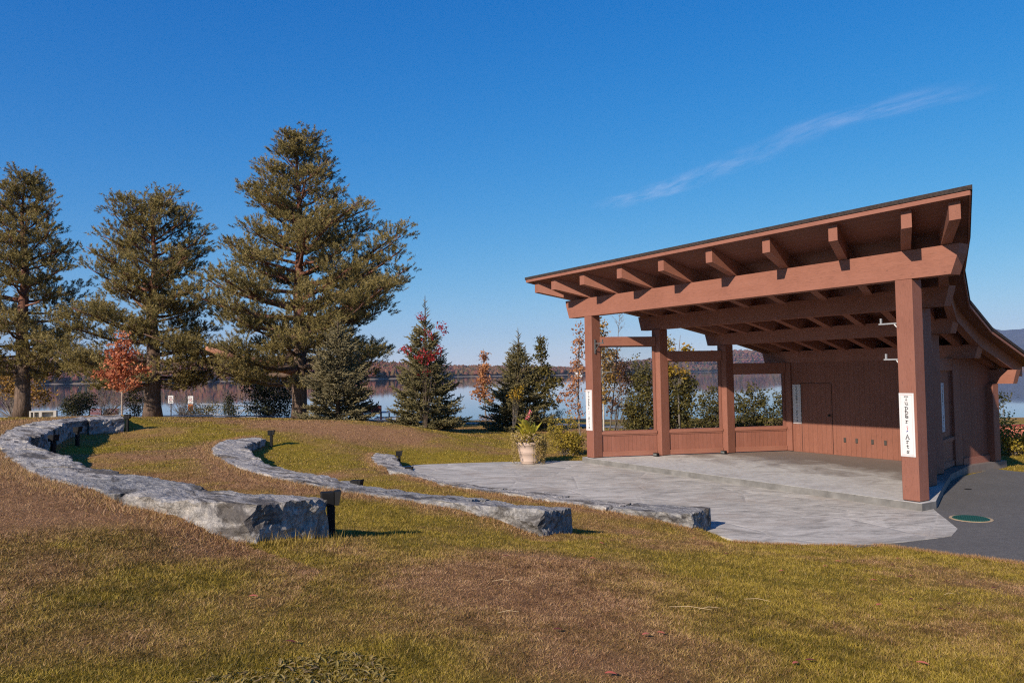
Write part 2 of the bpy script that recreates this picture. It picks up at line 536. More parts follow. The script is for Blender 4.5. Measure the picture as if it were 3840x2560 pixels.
# ------------------------------------------------------------------ ground sheet
def axis(lo, hi, step, far_lo, far_hi):
    a = list(np.arange(lo, hi + 1e-6, step))
    s = step; v = hi
    while v < far_hi:
        s *= 1.22; v += s; a.append(v)
    s = step; v = lo
    while v > far_lo:
        s *= 1.22; v -= s; a.insert(0, v)
    return np.array(a)
gx = axis(-16, 16, .16, -4200, 4200)
gy = axis(1.5, 34, .16, -300, 4200)
GX, GY = np.meshgrid(gx, gy)
HZ = height(GX, GY)
# low spots under paving and stage
slabpoly = [W2(-.5, -.05), W2(9.7, -.05), W2(7.4, 8.0), W2(1.8, 8.0)]
def shrink(poly, d):
    c = np.mean(np.array(poly), 0)
    return [tuple(np.array(p) + (c - np.array(p)) / np.linalg.norm(c - np.array(p)) * d) for p in poly]
msk = inpoly(GX, GY, PATIO) | inpoly(GX, GY, ASPH) | inpoly(GX, GY, slabpoly)
HZ = np.where(msk, np.minimum(HZ, -.19), HZ)
lump = (fbm(GX, GY, 1.3, 3) - .5) * .035
nearw = np.clip((60 - np.hypot(GX, GY)) / 20, 0, 1)
HZ = HZ + np.where(msk, 0, lump) * nearw
ny, nx = GX.shape
gme = bpy.data.meshes.new("ground")
gme.vertices.add(nx * ny)
gme.vertices.foreach_set("co", np.stack([GX, GY, HZ], -1).reshape(-1).astype(np.float32))
ii = (np.arange(ny - 1)[:, None] * nx + np.arange(nx - 1)[None, :]).ravel()
quads = np.stack([ii, ii + 1, ii + nx + 1, ii + nx], -1)
gme.loops.add(len(quads) * 4)
gme.loops.foreach_set("vertex_index", quads.ravel().astype(np.int32))
gme.polygons.add(len(quads))
gme.polygons.foreach_set("loop_start", np.arange(0, len(quads) * 4, 4, dtype=np.int32))
gme.update(calc_edges=True)
_a = gme.attributes.new("dry", 'FLOAT', 'POINT')
_a.data.foreach_set("value", dryness(GX, GY).ravel().astype(np.float32))

OLIVE = [(0.105, 0.080, 0.010), (0.250, 0.180, 0.021), (0.40, 0.295, 0.042)]
BROWN = [(0.140, 0.070, 0.032), (0.300, 0.160, 0.078), (0.450, 0.275, 0.155)]
def grass_color(nt, fac_tex):
    at = nd(nt, "ShaderNodeAttribute", attribute_name="dry")
    g = ramp(nt, fac_tex, [(0.2, OLIVE[0]), (0.5, OLIVE[1]), (0.85, OLIVE[2])])
    b = ramp(nt, fac_tex, [(0.2, BROWN[0]), (0.5, BROWN[1]), (0.85, BROWN[2])])
    return mix(nt, at.outputs["Fac"], g, b)
gm, nt, b = newmat("lawn_soil", 0.95, 0.1)
v = mapped(nt)
n_f = noise(nt, v, 26.0, 8, 0.75)
n_m = noise(nt, v, 5.0, 5, 0.6)
f = math_(nt, 'ADD', math_(nt, 'MULTIPLY', n_f, .75), math_(nt, 'MULTIPLY', n_m, .25))
nt.links.new(grass_color(nt, f), b.inputs["Base Color"])
bump(nt, b, n_f, 0.9, 0.05)
ground_o = setp(link_mesh("ground", gme, gm, None, True), "lawn slope in olive and reddish brown running down to the lake", "ground", None, "structure")

# interpolate the finished sheet (for grass and things standing on it)
def sheet_z(x, y):
    xi = np.clip(np.searchsorted(gx, x) - 1, 0, nx - 2); yi = np.clip(np.searchsorted(gy, y) - 1, 0, ny - 2)
    fx = (x - gx[xi]) / (gx[xi + 1] - gx[xi]); fy = (y - gy[yi]) / (gy[yi + 1] - gy[yi])
    return (HZ[yi, xi] * (1 - fx) + HZ[yi, xi + 1] * fx) * (1 - fy) + (HZ[yi + 1, xi] * (1 - fx) + HZ[yi + 1, xi + 1] * fx) * fy
def gz(x, y):
    return float(sheet_z(np.array([x]), np.array([y]))[0])

# ------------------------------------------------------------------ patio, asphalt, path, water
def sheet(name, poly, z, depth, mat, label, cat):
    mb = MB().prism(poly, z - depth, z)
    return setp(mb.build(name, mat), label, cat, None, "structure")

pm, nt, b = newmat("patio_stone", 0.75, 0.3)
v = mapped(nt)
def vor(vec, scale, feature, out="Distance"):
    n = nd(nt, "ShaderNodeTexVoronoi", feature=feature)
    n.inputs["Scale"].default_value = scale
    n.inputs["Randomness"].default_value = 0.85
    nt.links.new(vec, n.inputs["Vector"])
    return n.outputs[out]
wob = nd(nt, "ShaderNodeMix", data_type='VECTOR')
wob.inputs[0].default_value = 0.035
nz = nd(nt, "ShaderNodeTexNoise"); nz.inputs["Scale"].default_value = 3.0
nt.links.new(v, nz.inputs["Vector"]); nt.links.new(v, wob.inputs[4]); nt.links.new(nz.outputs["Color"], wob.inputs[5])
vec = wob.outputs[1]
edge = vor(vec, 0.62, 'DISTANCE_TO_EDGE')
cellc = vor(vec, 0.62, 'F1', "Color")
sx = nd(nt, "ShaderNodeSeparateColor"); nt.links.new(cellc, sx.inputs[0])
# each stone has its own grain direction
rotv = nd(nt, "ShaderNodeVectorRotate", rotation_type='Z_AXIS')
nt.links.new(v, rotv.inputs["Vector"]); nt.links.new(math_(nt, 'ADD', math_(nt, 'MULTIPLY', sx.outputs[0], 0.75), -0.30), rotv.inputs["Angle"])
mp = nd(nt, "ShaderNodeMapping"); mp.inputs["Scale"].default_value = (0.75, 2.3, 1)
nt.links.new(rotv.outputs[0], mp.inputs[0])
st = noise(nt, mp.outputs[0], 1.25, 11, 0.74, 1.6)
fine = noise(nt, mp.outputs[0], 9.0, 6, 0.7, 0.6)
blot = noise(nt, v, 0.8, 5, 0.6)
c = ramp(nt, st, [(.30, (.13, .125, .12)), (.40, (.27, .263, .255)), (.51, (.40, .39, .378)), (.68, (.56, .545, .53))])
c = mix(nt, math_(nt, 'MULTIPLY', fine, .55), c, mix(nt, 1.0, c, ramp(nt, fine, [(.35, (.55, .55, .57)), (.6, (1.15, 1.13, 1.1))]), 'MULTIPLY'))
c = mix(nt, ramp(nt, blot, [(.50, 0.0), (.70, .5)]), c, (.26, .205, .165))
blot2 = noise(nt, mp.outputs[0], .55, 6, .7, 1.2)
c = mix(nt, ramp(nt, blot2, [(.55, 0.0), (.64, .55)]), c, (.17, .165, .16))
speck = noise(nt, mp.outputs[0], 5.5, 8, .75, .8)
c = mix(nt, ramp(nt, speck, [(.56, 0.0), (.66, .6)]), c, (.19, .18, .17))
c = mix(nt, 1.0, c, (1.10, 1.07, 1.0), 'MULTIPLY')
c = mix(nt, math_(nt, 'MULTIPLY', sx.outputs[1], .20), c, (.23, .225, .22))
c = mix(nt, ramp(nt, edge, [(0.0, .28), (0.008, .16), (0.014, 0.0)]), c, (.48, .45, .41))
nt.links.new(c, b.inputs["Base Color"])
h = math_(nt, 'ADD', math_(nt, 'MULTIPLY', fine, .6), math_(nt, 'MULTIPLY', ramp(nt, edge, [(0, 0), (.03, 1)]), .5))
bump(nt, b, h, 0.55, 0.02)
sheet("patio", PATIO, GZ, .12, pm, "grey flagstone patio with dark streaks in front of the stage", "patio")

am, nt, b = newmat("asphalt", 0.85, 0.25)
v = mapped(nt)
sp = noise(nt, v, 48.0, 5, 0.85)
bigv = noise(nt, v, 0.7, 4, 0.6)
c = ramp(nt, sp, [(0.30, (.047, .045, .044)), (0.5, (.113, .107, .102)), (0.61, (.185, .175, .165)), (.66, (.42, .39, .36))])
mid_ = noise(nt, v, 9.0, 4, .7)
c = mix(nt, ramp(nt, mid_, [(.36, .5), (.55, 0.0)]), c, (.07, .068, .066))
c = mix(nt, ramp(nt, bigv, [(.35, .5), (.65, 0.0)]), c, (.085, .082, .08))
nt.links.new(c, b.inputs["Base Color"])
bump(nt, b, sp, 0.6, 0.01)
sheet("asphalt_path", ASPH, GZ - .006, .1, am, "dark grey asphalt path beside the stage", "path")

# shore path: a thin ribbon following the ground
def ribbon(name, pl, width, lift, mat, label, cat):
    p = resample(smooth_pl(pl, 2), 160)
    t = np.gradient(p, axis=0); t = t / np.linalg.norm(t, axis=1)[:, None]
    nrm = np.stack([-t[:, 1], t[:, 0]], -1)
    cols = [p + nrm * width * k for k in (-.5, -.17, .17, .5)]
    zs = [sheet_z(q[:, 0], q[:, 1]) for q in cols]
    zt = np.max(np.stack(zs), 0) + lift
    mb = MB()
    vs = []
    for k in range(4):
        vs += [(cols[k][i, 0], cols[k][i, 1], zs[k][i] * .4 + zt[i] * .6 + .01) for i in range(len(p))]
    L_ = len(p)
    fs = [(k * L_ + i, k * L_ + i + 1, (k + 1) * L_ + i + 1, (k + 1) * L_ + i) for k in range(3) for i in range(L_ - 1)]
    mb.add(vs, fs)
    return setp(mb.build(name, mat, None, True), label, cat, None, "structure")
pathm = simple("worn_path", (.20, .19, .185), .9, .15, 20)
ribbon("shore_path", [(-60, 50), (-36, 47), (-22, 45.5), (-12, 44.5), (-5, 46), (1, 46), (5, 39.5), (9, 36.5), (16, 34), (26, 30)], 1.7, .04, pathm, "pale grey path between the lawn and the lake", "path")

wm, nt, b = newmat("lake_water", 0.03, 0.5)
b.inputs["Base Color"].default_value = (0.010, 0.022, 0.034, 1)
b.inputs["IOR"].default_value = 1.36
v = mapped(nt, (0.25, 0.9, 1))
n1 = noise(nt, v, 1.6, 4, 0.6)
v2 = mapped(nt, (0.004, 0.02, 1))
patch = ramp(nt, noise(nt, v2, 1.0, 3, .5), [(.45, .12), (.62, 1.0)])
bp = nd(nt, "ShaderNodeBump"); bp.inputs["Distance"].default_value = 0.01
nt.links.new(math_(nt, 'MULTIPLY', patch, .12), bp.inputs["Strength"]); nt.links.new(n1, bp.inputs["Height"]); nt.links.new(bp.outputs[0], b.inputs["Normal"])
mb = MB().add([(-7000, 35, WATER_Z), (7000, 35, WATER_Z), (7000, 7000, WATER_Z), (-7000, 7000, WATER_Z)], [(0, 1, 2, 3)])
setp(mb.build("lake", wm), "calm blue lake mirroring the autumn hills", "lake", None, "structure")

# ------------------------------------------------------------------ far shore
def px2az(px): return (px - 1176) / 1760.0
AZ = [-500, 157, 487, 833, 930, 1042, 1255, 1324, 1440, 1611, 1800, 2500]
DIST = [980, 1000, 1000, 930, 960, 1380, 1450, 1500, 1900, 2500, 2700, 3200]
TOPX = [-500, -200, 157, 330, 487, 560, 833, 900, 1025, 1118, 1218, 1318, 1400, 1433, 1474, 1560, 1640, 1690, 1720, 1760, 1850, 2000, 2500]
TOPY = [58, 58, 52, 46, 49, 45, 35, 33, 23, 20, 16.5, 13.5, 17, 25, 29, 40, 47, 48, 47, 40, 30, 22, 10]
def shore(px):
    t = px2az(px)
    d = np.interp(px, AZ, DIST) * (1 + .012 * np.sin(px * .05) + .008 * np.sin(px * .13))
    return d, t
hm = simple("forest_floor", (.085, .052, .035), .95, .4, .02)
sandm = simple("shore_sand", (.20, .165, .13), .9, .2, .05)
px = np.arange(-520, 2500, 9.0)
d0, t0 = shore(px)
toph = CAM_Z + np.interp(px, TOPX, TOPY) * 1.14 / 1760.0 * (d0 * 1.12)
rows = [(-.01, 0, -2.5), (0.0, 0, WATER_Z + .05), (.012, 0, WATER_Z + .9), (.03, .06, 0), (.06, .2, 0), (.10, .55, 0), (.14, .85, 0), (.2, .95, 0), (.35, .6, 0), (.6, .1, 0)]
mbv = []
tree_h = np.where(d0 > 1800, 13.0, 11.0)
crest = np.maximum(toph - tree_h, 1.5)
for fr, hh, z in rows:
    dd = d0 * (1 + fr)
    zz = np.full_like(px, z) if hh == 0 else np.maximum(crest * hh, 0.2)
    mbv.append(np.stack([t0 * dd, dd, zz], -1))
V = np.concatenate(mbv); n_ = len(px)
fs = [(k * n_ + i, k * n_ + i + 1, (k + 1) * n_ + i + 1, (k + 1) * n_ + i) for k in range(len(rows) - 1) for i in range(n_ - 1)]
me = bpy.data.meshes.new("far_hills"); me.from_pydata(V.tolist(), [], fs); me.update()
ho = link_mesh("far_hills", me, [hm, sandm], None, True)
mi = np.zeros(len(fs), np.int32); mi[:2 * (n_ - 1)] = 1
me.polygons.foreach_set("material_index", mi)
setp(ho, "low wooded hills along the far shore of the lake", "hills", None, "structure")

# crowns of the far forest, one mass
import bmesh
def ico(sub):
    bm = bmesh.new(); bmesh.ops.create_icosphere(bm, subdivisions=sub, radius=1.0)
    vs = np.array([v.co[:] for v in bm.verts]); fs = np.array([[q.index for q in f.verts] for f in bm.faces]); bm.free()
    return vs, fs
IV, IF = ico(2)
IV1, IF1 = ico(1)
def forest(name, pos, rad, hgt, conif, tone, mat, label):
    Vs, rn = [], []
    for p, r_, h_, cf, tn in zip(pos, rad, hgt, conif, tone):
        jit = 1 + rng.normal(scale=.16, size=(len(IV1), 1))
        q = IV1 * jit
        if cf:
            k = (1 - q[:, 2]) * .5
            q = np.stack([q[:, 0] * (.25 + .85 * k), q[:, 1] * (.25 + .85 * k), q[:, 2]], -1) * np.array([r_ * .62, r_ * .62, h_ * .55])
        else:
            q = q * np.array([r_, r_, h_ * .46])
        q = q + np.array([p[0], p[1], p[2] + h_ * .52])
        Vs.append(q[IF1]); rn.append(np.clip(np.full(len(IF1), tn) + rng.normal(scale=.012, size=len(IF1)), 0, 1))
    return setp(soup(name, np.concatenate(Vs), np.concatenate(rn), mat), label, "forest", None, "stuff")
fm = leaf_mat("autumn_forest", [(.022, .030, .016), (.040, .042, .018), (.080, .060, .028), (.125, .078, .038), (.145, .070, .042), (.125, .045, .036), (.085, .038, .034), (.11, .085, .065)], 0, .9, .05, .02)
pos, rad, hgt, con, ton = [], [], [], [], []
for row, fr in enumerate([.016, .024, .034, .046, .06, .074, .088, .102, .116, .13, .145, .16, .18]):
    step = 2.9 if row < 3 else 3.1
    for p_ in np.arange(-300, 2480, step):
        p_ = p_ + rng.uniform(-1.6, 1.6)
        if 1880 < p_ < 2200: continue
        d_, t_ = shore(p_)
        dd = d_ * (1 + fr + rng.uniform(-.006, .006))
        cr = max(np.interp(p_, px, crest), 1.5)
        zz = np.interp(fr, [r_[0] for r_ in rows], [0 if r_[1] == 0 and r_[2] < 0 else (1.0 / max(cr, .1) if r_[1] == 0 else r_[1]) for r_ in rows]) * cr
        sc_ = dd / 1200.0
        H_ = rng.uniform(7.5, 12.0) * (1 if d_ < 1800 else 1.15)
        cf = rng.random() < (.34 if row < 2 else .20)
        tone = rng.uniform(0, .16) if cf else np.clip(.55 + .22 * (vnoise(p_, fr * 900, 60) - .5) * 2 + rng.normal(scale=.15), .2, 1)
        pos.append((t_ * dd, dd, zz - .5)); rad.append(rng.uniform(3.4, 5.2) * max(.8, min(sc_, 1.7))); hgt.append(H_); con.append(cf); ton.append(tone)
forest("autumn_forest", pos, rad, hgt, con, ton, fm, "rust, red and dark green autumn forest covering the far shore")

# blue mountain far off on the right
mpx = np.arange(2050, 2900, 14.0)
mt = px2az(mpx)
mh = np.interp(mpx, [2050, 2140, 2220, 2280, 2352, 2450, 2600, 2760, 2900], [12, 50, 76, 85, 84, 90, 80, 45, 10]) + 1.6 * np.sin(mpx * .07) + 1.2 * np.sin(mpx * .19)
rows2 = [(5000, 0.0), (5300, .25), (5700, .7), (6100, 1.0), (6700, .8)]
V = np.concatenate([np.stack([mt * d_, np.full_like(mt, d_), WATER_Z - 1 + hh * mh / 1760.0 * d_], -1) for d_, hh in rows2]); n_ = len(mpx)
fs = [(k * n_ + i, k * n_ + i + 1, (k + 1) * n_ + i + 1, (k + 1) * n_ + i) for k in range(len(rows2) - 1) for i in range(n_ - 1)]
me = bpy.data.meshes.new("mountain"); me.from_pydata(V.tolist(), [], fs); me.update()
mm_ = simple("mountain_forest", (.050, .042, .040), .95, .45, .012)
setp(link_mesh("mountain", me, mm_, None, True), "distant hazy blue mountain behind the lake", "mountain", None, "structure")

# white boathouse on the far shore
bh = empty("boathouse", (px2az(1327) * 1508, 1508, WATER_Z + .9), 0.1, "tiny white boathouse on the far shore left of the stage", "boathouse")
MB().box(-7, 7, -4, 4, 0, 4).build("wall", simple("white_siding", (.7, .68, .66), .7, .05), bh)
MB().prism([(-4.6, 4), (4.6, 4), (0, 6.6)], -7.5, 7.5, 'x').build("roof", simple("grey_roof", (.16, .15, .15), .8), bh)

# ------------------------------------------------------------------ the stage shelter
W_A = stained_wood("stained_timber_long", (0.9, 9, 9))
W_Z = stained_wood("stained_timber_upright", (9, 9, 0.9), None, .14, (.196, .079, .054))
W_B = stained_wood("stained_timber_deep", (9, 0.9, 9))
W_WALL = stained_wood("board_wall", (9, 9, 0.8), 0, 0.155, (0.198, 0.078, 0.051))
W_WAIN = stained_wood("wainscot", (9, 9, 0.8), 0, 0.128, (0.215, 0.084, 0.057))
W_SOF = stained_wood("soffit_boards", (0.8, 9, 9), 1, 0.14, (0.155, 0.060, 0.041))
BLACK = simple("black_metal", (.011, .011, .012), .65, .3, spec=.15)
shell = empty("bandshell", (AX, AY, 0), PHI, "open brown timber bandshell stage with a sloping roof", "bandshell")
CEN = 4.675
postL = [(-.165, .165), (.633, 2.09), (1.43, 4.02), (2.23, 5.95)]
postR = [(9.478, .165), (8.57, 2.09), (7.70, 3.98), (7.12, 5.95)]
topz = [4.157, 3.75, 3.265, 2.70]
D3 = 5.787 / 3

# floor
sm, nt, b = newmat("stage_concrete", 0.7, 0.3)
v = mapped(nt)
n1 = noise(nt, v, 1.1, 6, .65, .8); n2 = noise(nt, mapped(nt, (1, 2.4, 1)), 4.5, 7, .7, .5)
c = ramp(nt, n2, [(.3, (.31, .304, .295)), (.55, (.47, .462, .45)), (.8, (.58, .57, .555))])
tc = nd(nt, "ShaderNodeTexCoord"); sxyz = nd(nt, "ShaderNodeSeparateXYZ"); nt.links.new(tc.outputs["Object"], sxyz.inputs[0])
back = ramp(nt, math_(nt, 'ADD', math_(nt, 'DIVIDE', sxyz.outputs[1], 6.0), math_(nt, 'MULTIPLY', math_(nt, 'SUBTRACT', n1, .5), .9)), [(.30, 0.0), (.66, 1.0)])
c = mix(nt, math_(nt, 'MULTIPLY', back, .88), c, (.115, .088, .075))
c = mix(nt, ramp(nt, n1, [(.5, 0.0), (.68, .35)]), c, (.20, .18, .165))
nt.links.new(c, b.inputs["Base Color"]); bump(nt, b, n2, .25, .01)
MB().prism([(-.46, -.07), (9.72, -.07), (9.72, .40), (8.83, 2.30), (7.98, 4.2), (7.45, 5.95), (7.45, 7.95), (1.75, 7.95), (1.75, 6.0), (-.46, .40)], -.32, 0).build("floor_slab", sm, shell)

edgem = simple("stained_concrete", (.150, .146, .140), .8, .35, 3.0, bmp=.3)
MB().box(-.462, 9.722, -.0745, -.0705, -.30, -.004).add([(9.7245, -.0705, -.30), (9.7245, .40, -.30), (8.8345, 2.302, -.30), (7.9845, 4.202, -.30), (7.4545, 5.952, -.30), (9.7245, -.0705, -.004), (9.7245, .40, -.004), (8.8345, 2.302, -.004), (7.9845, 4.202, -.004), (7.4545, 5.952, -.004)],
    [(0, 1, 6, 5), (1, 2, 7, 6), (2, 3, 8, 7), (3, 4, 9, 8)]).build("slab_edge", edgem, shell)

# posts
for i, ((a, bb), t) in enumerate(list(zip(postL, topz)) + list(zip(postR, topz))):
    hw = .166
    mb = MB().box(a - hw, a + hw, bb - hw, bb + hw, .012, t, .012)
    po = mb.build("post", W_Z, shell)
    MB().box(a - hw + .015, a + hw - .015, bb - hw + .015, bb + hw - .015, 0, .014).build("post_shoe", BLACK, po)
for a in (1.98, 7.26):
    MB().box(a - .15, a + .15, 7.46, 7.76, .0, 2.03, .012).build("post", W_Z, shell)

# beams with cut ends
def beam(a0, a1, b0, b1, z0, z1, knee, inset):
    poly = [(a0 + inset, z0), (a1 - inset, z0), (a1 - .03, z1 - knee), (a1, z1), (a0, z1), (a0 + .03, z1 - knee)]
    MB().prism(poly, b0, b1, 'y').build("beam", W_A, shell)
beam(-1.24, 10.54, -.004, .30, 4.157, 4.69, .17, .17)
beam(-.15, 9.30, D3 + .03, D3 + .28, 3.75, 4.165, .12, .12)
beam(.75, 8.36, 2 * D3 + .03, 2 * D3 + .28, 3.265, 3.61, .10, .10)
beam(1.33, 7.92, 3 * D3 + .03, 3 * D3 + .28, 2.70, 3.045, .10, .10)
beam(1.36, 7.90, 7.70, 7.92, 2.03, 2.39, .10, .10)

# roof: rafters fan out to the front
def zs(bv): return 5.02 - .293 * bv
EB = [-.99, .7, 2.2, 3.95, 5.85, 8.75]
EW = [6.58, 5.68, 4.80, 4.00, 3.54, 3.28]
def edge(bv): return float(np.interp(bv, EB, EW))
RB = [-.86, .15, 2.1, 4.0, 5.9, 8.5]
RW = [6.25, 5.53, 4.42, 3.60, 3.15, 2.90]
for t in (-.995, -.856, -.635, -.378, -.128, .123, .379, .632, .866, 1.0):
    vs, fs = [], []
    for bv, wv in zip(RB, RW):
        a = CEN + t * wv; z = zs(bv) - .003
        vs += [(a - .097, bv, z - .315), (a + .097, bv, z - .315), (a + .097, bv, z), (a - .097, bv, z)]
    n_ = len(RB)
    for k in range(n_ - 1):
        for q in range(4):
            fs.append((4 * k + q, 4 * k + (q + 1) % 4, 4 * k + 4 + (q + 1) % 4, 4 * k + 4 + q))
    fs += [(3, 2, 1, 0), tuple(4 * (n_ - 1) + q for q in range(4))]
    MB().add(vs, fs).build("rafter", W_B, shell)
def roof_layer(name, mat, lift0, lift1, over, front_over):
    st_ = [(EB[0] - front_over)] + EB[1:-1] + [EB[-1] + over]
    vs, fs = [], []
    for bv in st_:
        e = edge(min(max(bv, EB[0]), EB[-1])) + over + (max(0, EB[0] - bv) * .56)
        vs += [(CEN - e, bv, zs(bv) + lift0), (CEN + e, bv, zs(bv) + lift0), (CEN + e, bv, zs(bv) + lift1), (CEN - e, bv, zs(bv) + lift1)]
    for k in range(len(st_) - 1):
        for q in range(4):
            fs.append((4 * k + q, 4 * k + (q + 1) % 4, 4 * k + 4 + (q + 1) % 4, 4 * k + 4 + q))
    fs += [(3, 2, 1, 0), tuple(4 * (len(st_) - 1) + q for q in range(4))]
    return MB().add(vs, fs).build(name, mat, shell)
roof_layer("roof_deck", W_SOF, 0, .05, -.03, -.03)
SHING = simple("shingle", (.036, .027, .025), .9, .5, 30, bmp=.6)
roof_layer("shingles", SHING, .056, .130, .03, .03)
# fascia boards: front and the bent sides
fz0, fz1 = -.022, .053
e0 = edge(EB[0])
MB().add([(CEN + sx_ * e0, bb, zs(EB[0]) + dz) for dz in (fz0, fz1) for bb in (EB[0] - .022, EB[0] + .012) for sx_ in (-1, 1)],
         [(0, 2, 3, 1), (4, 5, 7, 6), (0, 1, 5, 4), (2, 6, 7, 3), (0, 4, 6, 2), (1, 3, 7, 5)]).build("fascia", W_A, shell)
for sgn in (-1, 1):
    vs, fs = [], []
    st_ = [EB[0] + .014] + EB[1:]
    for bv in st_:
        e = edge(bv)
        for oo, dz in ((-.026, fz0), (.008, fz0), (.008, fz1), (-.026, fz1)):
            vs.append((CEN + sgn * (e + oo), bv, zs(bv) + dz))
    for k in range(len(st_) - 1):
        for q in range(4):
            fs.append((4 * k + q, 4 * k + (q + 1) % 4, 4 * k + 4 + (q + 1) % 4, 4 * k + 4 + q))
    fs += [(3, 2, 1, 0), tuple(4 * (len(st_) - 1) + q for q in range(4))]
    MB().add(vs, fs).build("fascia", W_B, shell)

# bays between the posts: low wall, header, glazed opening
gl, nt, b = newmat("window_glass", 0.02, 0.4)
b.inputs["Base Color"].default_value = (.9, .95, .95, 1)
tr = nd(nt, "ShaderNodeBsdfTransparent"); tr.inputs[0].default_value = (.93, .95, .95, 1)
gs = nd(nt, "ShaderNodeBsdfGlossy"); gs.inputs["Roughness"].default_value = .02
fr = nd(nt, "ShaderNodeFresnel"); fr.inputs[0].default_value = 1.25
mx = nd(nt, "ShaderNodeMixShader")
nt.links.new(fr.outputs[0], mx.inputs[0]); nt.links.new(tr.outputs[0], mx.inputs[1]); nt.links.new(gs.outputs[0], mx.inputs[2])
nt.links.new(mx.outputs[0], nt.nodes["Material Output"].inputs[0])
HEAD = [(3.27, 3.54), (2.81, 3.10), (2.40, 2.705)]
def bay(p, q, hz, glazed=True, boarded=False):
    p = Vector((p[0], p[1], 0)); q = Vector((q[0], q[1], 0))
    d = q - p; L_ = d.length; ang = math.atan2(d.y, d.x)
    h0 = .18; ln = L_ - 2 * h0                                     # clear of the posts
    def place(o):
        o.location = p; o.rotation_euler = (0, 0, ang); return o
    wl = place(MB().box(h0, L_ - h0, -.05, .05, .165, .66).build("low_wall", W_WAIN, shell))
    MB().box(h0 - .01, L_ - h0 + .01, -.075, .075, .02, .165, .006).build("base_board", W_A, wl)
    MB().box(h0 - .01, L_ - h0 + .01, -.095, .095, .66, .745, .008).build("cap_rail", W_A, wl)
    MB().box(h0, L_ - h0, -.07, .07, .625, .66).build("moulding", W_A, wl)
    place(MB().box(h0 - .02, L_ - h0 + .02, -.10, .10, hz[0], hz[1], .008).build("header", W_A, shell))
    f = MB()
    f.box(h0, h0 + .06, -.045, .045, .745, hz[0]); f.box(L_ - h0 - .06, L_ - h0, -.045, .045, .745, hz[0])
    f.box(h0 + .06, L_ - h0 - .06, -.045, .045, hz[0] - .035, hz[0]); f.box(h0 + .06, L_ - h0 - .06, -.045, .045, .745, .77)
    fo = place(f.build("window_frame", W_Z, shell))
    if boarded:
        MB().box(h0 + .055, L_ - h0 - .055, -.018, .018, .765, hz[0] - .03).build("window_board", W_WAIN, fo)
    if glazed:
        MB().box(h0 + .055, L_ - h0 - .055, -.004, .004, .765, hz[0] - .03).build("window_pane", gl, fo)
for k in range(3): bay(postL[k], postL[k + 1], HEAD[k])
for k in range(3): bay(postR[k], postR[k + 1], HEAD[k], k < 2, k == 2)

# back wall, door, storeroom
wall = MB().box(2.40, 6.95, 5.85, 5.93, 0.003, 2.70).build("back_wall", W_WALL, shell)
dr = MB().box(2.735, 3.755, 5.842, 5.858, .025, 2.055).build("door", W_WALL, wall)
MB().box(2.715, 2.727, 5.846, 5.86, .01, 2.07).box(3.763, 3.775, 5.846, 5.86, .01, 2.07).box(2.727, 3.763, 5.846, 5.86, 2.063, 2.075).build("door_gap", BLACK, wall)
MB().lathe([(.012, 0), (.03, .012), (.036, .035), (.03, .06), (.004, .066)], 0, 0, 16).build("door_knob", simple("knob_metal", (.03, .028, .026), .35, metallic=.6), dr)
kn = [o for o in dr.children][0]; kn.location = (3.69, 5.842, 1.13); kn.rotation_euler = (R(90), 0, 0)
outm = simple("outlet_box", (.055, .05, .046), .5, .2)
for a in (4.15, 4.52, 5.00, 5.38):
    MB().box(a - .035, a + .035, 5.828, 5.852, .385, .515, .006).build("outlet", outm, wall)
def storeroom():
    mb = MB()
    zt = lambda bb: zs(bb) - .33
    a0, a1, b0, b1 = 2.02, 7.24, 6.13, 7.70
    def slab(a_0, a_1, b_0, b_1):
        vs = [(a, bb, z) for a in (a_0, a_1) for bb in (b_0, b_1) for z in (0.0, 1)]
        vs = [(a, bb, .0 if z == 0 else min(zt(bb), 3.0)) for a, bb, z in vs]
        mb.add(vs, [(0, 1, 3, 2), (4, 6, 7, 5), (0, 4, 5, 1), (2, 3, 7, 6), (0, 2, 6, 4), (1, 5, 7, 3)])
    slab(a0, a0 + .1, b0, b1); slab(a1 - .1, a1, b0, b1); slab(a0 + .1, a1 - .1, b1 - .1, b1)
    return mb
store = storeroom().build("storeroom_wall", stained_wood("storeroom_boards", (9, 9, .8), 1, .155, (0.180, 0.070, 0.047)), shell)
for x0_ in (7.245, 1.97): MB().box(x0_, x0_ + .045, 6.13, 7.45, .0, .17).build("base_board", W_B, store)

# loudspeaker brackets (empty) on the front posts
def bracket(loc, rz, mat, arm=.36, plate=True):
    mb = MB()
    if plate: mb.box(-.025, .025, 0, .02, -.30, .12)
    mb.box(-.013, .013, .02, arm, -.013, .013)
    mb.box(-.014, .014, arm - .06, arm - .03, .013, .11)
    mb.tube([(0, .015, -.2 if plate else -.12), (0, arm * (.55 if plate else .25), -.02)], .014, 6)
    o = mb.build("speaker_bracket", mat, shell)
    o.location = loc; o.rotation_euler = (0, 0, rz)
    return o
grey = simple("grey_bracket", (.09, .095, .10), .5, .2)
pale = simple("galvanised_bracket", (.34, .35, .36), .4, .1, metallic=.3)
bracket((.002, .12, 3.34), R(-90), grey, .40)
bracket((-.02, .335, 2.50), R(-40), grey, .34)
bracket((9.31, .12, 3.345), R(90), pale, .42, False)
bracket((9.31, .12, 2.655), R(90), pale, .34, False)

